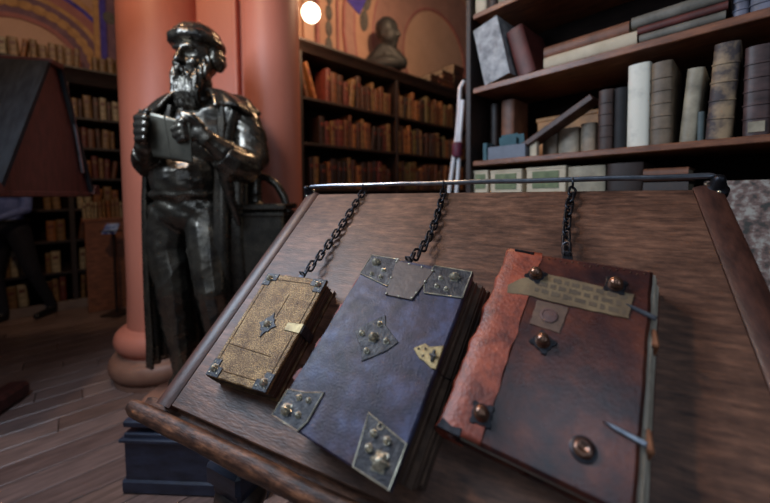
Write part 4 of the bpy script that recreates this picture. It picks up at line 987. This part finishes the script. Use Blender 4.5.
g.cap(bf(11.5, 39), 1.5*k, bf(14.5, 32.5), 2.2*k); g.cap(bf(11, 41.5), 2.2*k, bf(10, 41.5), 3*k); g.cap(bf(10.5, 27), 2.4*k, bf(8, 25), 4*k); g.cap(bf(11.5, 29), 1.8*k, bf(10, 29), 2.2*k)
be(1-4, -9, 34, 2.6, 1.6, 4); be(1+4, 9, 34, 2.6, 1.6, 4)
bm_ = remesh(g, .014, 2); displace(bm_, lambda c, n: c+n*.006*noise.fractal(c*12, 1, 2, 2) if c.z < bz+18*k else c); 
from_mesh('head_and_shoulders', bm_, mat('grey_bronze', (.020, .021, .021), (.012, .012, .012), 8, rough=.6, metal=.1), bust)
g = G(); g.lathe([(11*k, 0), (11*k, 1.5*k), (8*k, 3*k), (8*k, 6*k)], 20); g.build('socle', CASEWOOD, bust)
# bookcase of the next bay, its cornice rising behind
FC = Matrix.Translation(MID0+A*2.98-B*.2) @ Matrix.Rotation(AZ-pi/2, 4, 'Z')
nb = thing('corner_bookcase', 'dark bookcase with cornice in the corner beyond the tall bookcase', 'bookcase', M=FC)
g = G(); g.box((.9, .18, 1.35), (1.8, .34, 2.70), b=.004); g.build('carcass', CASEWOOD, nb)
g = G(); g.extrude([(.37, 2.66), (-.0, 2.66), (-.03, 2.71), (-.06, 2.77), (-.06, 2.82), (.37, 2.82)], -.03, 1.85); g.build('cornice', CASEWOOD, nb)
for z in (2.2, 1.76, 1.32):
    g = G(); g.box((.9, -.004, z), (1.78, .02, .03), b=.003); g.build('shelf_edge', SHELFWOOD, nb)

# globe lamp in view, then added fill lamps out of view
lp = at(311, 13, 3.05)
gl = thing('globe_lamp', 'lit white glass globe lamp hanging beside the pier', 'lamp', (lp.x, lp.y, lp.z-.08))
g = G(); g.ell((0, 0, .08), (.08, .08, .08), nu=24, nv=16); g.build('globe', GLOBE, gl, smooth=180)
g = G(); g.lathe([(.03, .15), (.034, .165), (.02, .18), (.008, .2)], 14); g.build('cap', BRASSD, gl); g = G(); g.tube([(0, 0, .19), (0, 0, 2.4)], .006, 8); g.build('pendant_rod', BRASSD, gl)
point_light('globe_lamp_light', (lp.x-.02, lp.y-.16, lp.z-.02), 22, WARM, .08)
for k, (x, y, z, w, nm) in enumerate(((.35, 3.1, 3.55, 48, 'right of'), (-2.3, 2.75, 3.7, 12, 'left of'), (-1.4, 1.0, 3.6, 68, 'before'))):  # added lamps out of view, put in to brighten walls and pier
    q = thing('globe_lamp', 'added globe fill lamp, unseen, hanging high %s the pier, above the frame' % nm, 'lamp', (x, y, z-.08))
    g = G(); g.ell((0, 0, .08), (.08, .08, .08), nu=24, nv=16); g.build('globe', GLOBE, q, smooth=180)
    g = G(); g.lathe([(.03, .15), (.034, .165), (.02, .18), (.008, .2)], 14); g.build('cap', BRASSD, q); g = G(); g.tube([(0, 0, .19), (0, 0, 1.6)], .006, 8); g.build('pendant_rod', BRASSD, q)
    point_light('globe_lamp_light', (x, y, z-.14), w, WARM, .08)

# white folded tubular stand with a maroon strap
YW = 2.25
def wp(x, y, d=0): return at(x, y, YW+d)
base = wp(453, 190); 
tr = thing('folding_frame', 'white tubular folding frame with maroon strap leaning by the near bookcase', 'frame', (base.x, base.y, 0))
def down(p, dx): return V((p.x+dx, p.y, .0))
for a in ([(464, 81), (460, 88), (459, 110), (457, 135), (454.5, 152), (451.5, 174), (449, 192)], [(463, 100), (461.5, 118), (460, 135), (459.5, 152), (458, 174), (456.5, 192)]):
    pts = [wp(*p, d=.0 if i == 0 else .01*i) for i, p in enumerate(a)]; pts.append(down(pts[-1], -.06))
    g = G(); g.tube(pts, .0135, 10); g.build('tube', WHITEM, tr, True)
g = G(); c = wp(457.5, 150, .02); g.lathe([(.03, -.045), (.036, -.03), (.033, 0), (.037, .03), (.028, .05)], 16, M=Matrix.Translation(c)); g.build('strap', MAROON, tr, True)
g = G(); g.tube([wp(463, 84), wp(465, 79), wp(469, 82), wp(472, 96, .02), wp(471, 125, .03), wp(466, 150, .04)], .009, 8); g.build('dark_hook', IRON, tr, True)

# ================================================================== left bookcase
FLm = Matrix.Translation(LEFT0) @ Matrix.Rotation(AZ, 4, 'Z')
lc = thing('wall_bookcase', 'dark wall bookcase on the left with books on its cornice', 'bookcase', M=FLm)
LX0, LX1, LT = -1.2, 2.2, 2.70
def lx(px, y=0): return (FLm.inverted() @ hit(px, 195, FLm @ V((0, y, 0)), B)).x
ups = (LX0, -.35, lx(71), 1.45, LX1)
for x in ups:
    g = G(); g.box((x, .18, LT/2), (.05, .36, LT), b=.004); g.build('upright', CASEWOOD, lc)
g = G(); g.box(((LX0+LX1)/2, .37, LT/2), (LX1-LX0, .012, LT), b=.001); g.build('back_panel', BACKW, lc)
ZL = (2.17, 1.83, 1.48, 1.13, .78, .43, .10)
for z in ZL:
    g = G(); g.box(((LX0+LX1)/2, .18, z-.014), (LX1-LX0, .35, .028), b=.003); g.build('shelf', CASEWOOD, lc)
g = G(); g.extrude([(.37, LT-.16), (-.0, LT-.16), (-.02, LT-.12), (-.05, LT-.06), (-.09, LT-.02), (-.09, LT), (.37, LT)], LX0-.05, LX1); g.build('cornice', CASEWOOD, lc)
g = G(); g.box(((LX0+LX1)/2, .15, .05), (LX1-LX0, .36, .1), b=.005); g.build('plinth', mat('pale_plinth', (.22, .17, .15), (.14, .10, .09), 5, rough=.5), lc)
pl_ = ['dull red', 'orange tan', 'cream', 'gilt brown', 'tan', 'chestnut brown', 'dark brown']
for i, z in enumerate(ZL):
    w = ('first', 'second', 'third', 'fourth', 'fifth', 'sixth', 'seventh')[i]
    row(FLm, lx(71)+.04, 1.0, z, .27, .2, pl_, '%s shelf down, left bookcase beside pier' % w, 'books on the left wall bookcase', seed=60+i)
    if i >= 3: row(FLm, -.25, lx(71)-.04, z, .27, .2, pl_, '%s shelf down, behind the person' % w, 'books on the left wall bookcase', seed=80+i, gaps=((.12, .3),))
row(FLm, LX0+.9, lx(90), LT, .24, .17, ['cream', 'tan', 'gilt brown', 'orange tan', 'tan'], 'the row standing on the left cornice', 'books on the left cornice', seed=99, y=.0)
row(FLm, lx(98), 1.1, LT, .22, .15, ['gilt brown', 'tan', 'cream'], 'the short row on the cornice beside the pier', 'books on the left cornice', seed=98, y=.0)
# low display case standing out from the bookcase, books on it
FD0 = FLm @ Matrix.Translation((lx(84, -.34), -.36, 0))
dc = thing('low_book_case', 'low reddish brown book case with panelled end standing before the left bookcase', 'bookcase', M=FD0)
g = G(); g.box((.16, .012, .5), (.34, .024, 1.0), b=.005); g.build('end_panel', SHELFWOOD, dc); g = G(); g.box((.16, .17, .5), (.33, .29, 1.0), b=.005); g.build('carcass', CASEWOOD, dc)
g = G(); g.box((.16, .16, 1.008), (.38, .34, .03), b=.005); g.build('top', SHELFWOOD, dc)
FD = _MW[dc.name]
row(FD, -.02, .35, 1.024, .22, .16, ['cream', 'orange tan', 'tan', 'gilt brown'], 'the row on top of the low case', 'books on the low case', seed=71, y=.05, tw=(.025, .045))
g = G(); g.box((0, 0, .004), (.12, .16, .008), b=.001); g.box((.0, 0, .012), (.11, .15, .006), b=.002)
q = tag(g.build('screen_light_pamphlet', mat('screen_light_print', (.35, .50, .85), (.06, .12, .45), 22, rough=.5, lo=.45, hi=.55)), 'small blue and white pamphlet in place of screen light beside the pier', 'pamphlet'); pm_ = at(111, 229, 3.55); q.location = pm_; q.rotation_euler = (R(35), 0, R(20))  # blue and white print put in for the light of a screen
ls = thing('pamphlet_stand', 'slim dark stand holding the blue pamphlet beside the pier', 'stand', (pm_.x, pm_.y+.03, 0))
g = G(); g.tube([(0, 0, .02), (0, 0, pm_.z-.03)], .014, 8); g.build('post', CASEWOOD, ls); g = G(); g.box((0, 0, .012), (.2, .2, .024), b=.005); g.build('base', CASEWOOD, ls)
g = G(); g.box((0, -.03, pm_.z-.018), (.14, .14, .012), b=.002, M=None); g.build('rest', CASEWOOD, ls)

# ================================================================== second lectern on the left
rd = V((-.98, -.20, 0)).normalized(); ap = at(52, 66, 1.9)
ang = atan2(rd.y, rd.x); ML2 = Matrix.Translation((ap.x, ap.y, 0)) @ Matrix.Rotation(ang, 4, 'Z')      # x along the ridge to the left; y = (.3,-.95): towards the camera
l2 = thing('high_lectern', 'high dark mahogany double-sided lectern at the left edge', 'lectern', M=ML2)
zt, zbm, hw = ap.z, 1.285, .37
SLOPE = mat('blackened_slope_board', (.020, .021, .024), (.010, .010, .012), 5, (8, 2, 2), .85, bump=.1, spec=.15)
I2 = ML2.inverted()
hf = .26; g = G(); g.extrude([(-hf, zbm), (hw, zbm), (.035, zt), (-.035, zt)], 0, .03); g.build('gable_end', MAHOG, l2)
g = G(); g.extrude([(-hf, zbm), (hw, zbm), (.035, zt), (-.035, zt)], 1.25, 1.28); g.build('gable_end', MAHOG, l2)
for s in (-1, 1):
    hw = .37 if s > 0 else hf
    d = V((s*(hw-.035), zbm-zt)); n_ = V((s*(zt-zbm), hw-.035)).normalized()
    p = [V((s*.035, zt)), V((s*hw, zbm)), V((s*hw, zbm))+n_*.02, V((s*.035, zt))+n_*.02]
    g = G(); g.extrude([(q.x, q.y) for q in p], -.02, 1.30); o = g.build('book_slope', SLOPE, l2)
    g = G(); e = [(s*hw-.0, zbm-.01), (s*(hw+.055), zbm-.01), (s*(hw+.055), zbm+.045), (s*(hw+.03), zbm+.045), (s*hw+s*.01, zbm+.02)]; g.extrude(e, -.03, 1.31); g.build('ledge', MAHOG, l2)
g = G(); g.box((.64, 0, zt+.012), (1.34, .10, .03), b=.006); g.build('ridge', MAHOG, l2)
hw = .37; g = G(); g.tube([(-.01, -.08, zt-.06), (-.012, -.13, zt-.25), (-.012, -.19, zbm+.12)], .009, 8); g.build('chain_rod', RAILM, l2)
g = G(); g.box((.64, (hw-hf)/2, zbm-.012), (1.30, hw+hf+.02, .03), b=.005); g.build('underside', MAHOG, l2)
fy = (I2 @ at(2, 410, 1.9))
for x in (.45, .95):
    g = G(); g.lathe([(.05, .10), (.06, .14), (.04, .2), (.055, .5), (.04, .9), (.055, zbm-.06), (.06, zbm-.03)], 16, M=Matrix.Translation((x, 0, 0))); g.build('turned_leg', MAHOG, l2)
    g = G(); g.box((x, 0, .05), (.12, .6, .10), b=.02); g.build('foot', MAHOG, l2)
g = G(); g.box((.62, .1, .055), (.52, .11, .10), b=.02); g.build('foot_rail', MAHOG, l2)

# ================================================================== person behind it, seen below the lectern
pp = at(14, 322, 3.38); px_, py_ = pp.x, pp.y
per = thing('person', 'person in blue shirt and dark trousers standing behind the high lectern', 'person', (px_, py_, 0))
def P(x, y, z): return (px_+x, py_+y, z)
g = G()
def pc(a, r, b, r2): g.cap(P(*a), r, P(*b), r2, 14)
for s, fx, fy_ in ((-1, -.13, 0), (1, .15, .22)):
    pc((s*.09, 0, .93), .095, (s*.11+fx*.25, fy_*.4-.02, .50), .062); pc((s*.11+fx*.25, fy_*.4-.02, .50), .06, (fx, fy_+.03, .09), .042); pc((fx, fy_+.03, .045), .04, (fx+s*.015, fy_-.15, .035), .032)
g.ell(P(0, 0, .98), (.165, .12, .13)); g.ell(P(0, 0, 1.16), (.155, .11, .16)); g.ell(P(0, .01, 1.34), (.185, .12, .16)); pc((-.15, .01, 1.42), .065, (.15, .01, 1.42), .065)
pc((0, 0, 1.46), .055, (0, -.01, 1.56), .05); g.ell(P(0, -.02, 1.66), (.075, .095, .115)); g.ell(P(0, -.10, 1.635), (.014, .022, .022)); g.ell(P(0, -.05, 1.59), (.05, .05, .05))
for s in (-1, 1):
    g.ell(P(s*.076, 0, 1.65), (.012, .02, .03)); pc((s*.19, .01, 1.40), .052, (s*.25, -.06, 1.14), .042); pc((s*.25, -.06, 1.14), .042, (s*.20, -.30, 1.06), .028)
    g.ell(P(s*.19, -.35, 1.055), (.038, .05, .018))
    for k in range(4): pc((s*(.165+.017*k), -.38, 1.055), .0085, (s*(.16+.018*k), -.43, 1.045), .008); pc((s*(.16+.018*k), -.43, 1.045), .008, (s*(.16+.018*k), -.455, 1.03), .007)
    pc((s*.155, -.34, 1.055), .0095, (s*.13, -.385, 1.045), .008)
bd = remesh(g, .010, 2)
bd.materials.clear()
o = from_mesh('body', bd, [SKIN, SHIRT, TROUS, SHOE, HAIRD], per)
idx = []
for f in o.data.polygons:
    c = f.center; z = c.z; w = o.data.vertices[f.vertices[0]].co
    if z < .085: idx.append(3)
    elif z < 1.03 and c.y > -.24: idx.append(2)
    elif z < 1.475 and c.y > -.28: idx.append(1)
    elif z > 1.70 or (z > 1.6 and c.y > .02): idx.append(4)
    else: idx.append(0)
o.data.polygons.foreach_set('material_index', idx)
g = G(); g.tube([P(.155*cos(t), .118*sin(t), 1.03) for t in [2*pi*k/28 for k in range(28)]], .018, 8, closed=True); g.build('belt', SHOE, per, True)
g = G(); g.ell(P(0, 0, 1.70), (.084, .105, .085)); g.build('hair', HAIRD, per, True)
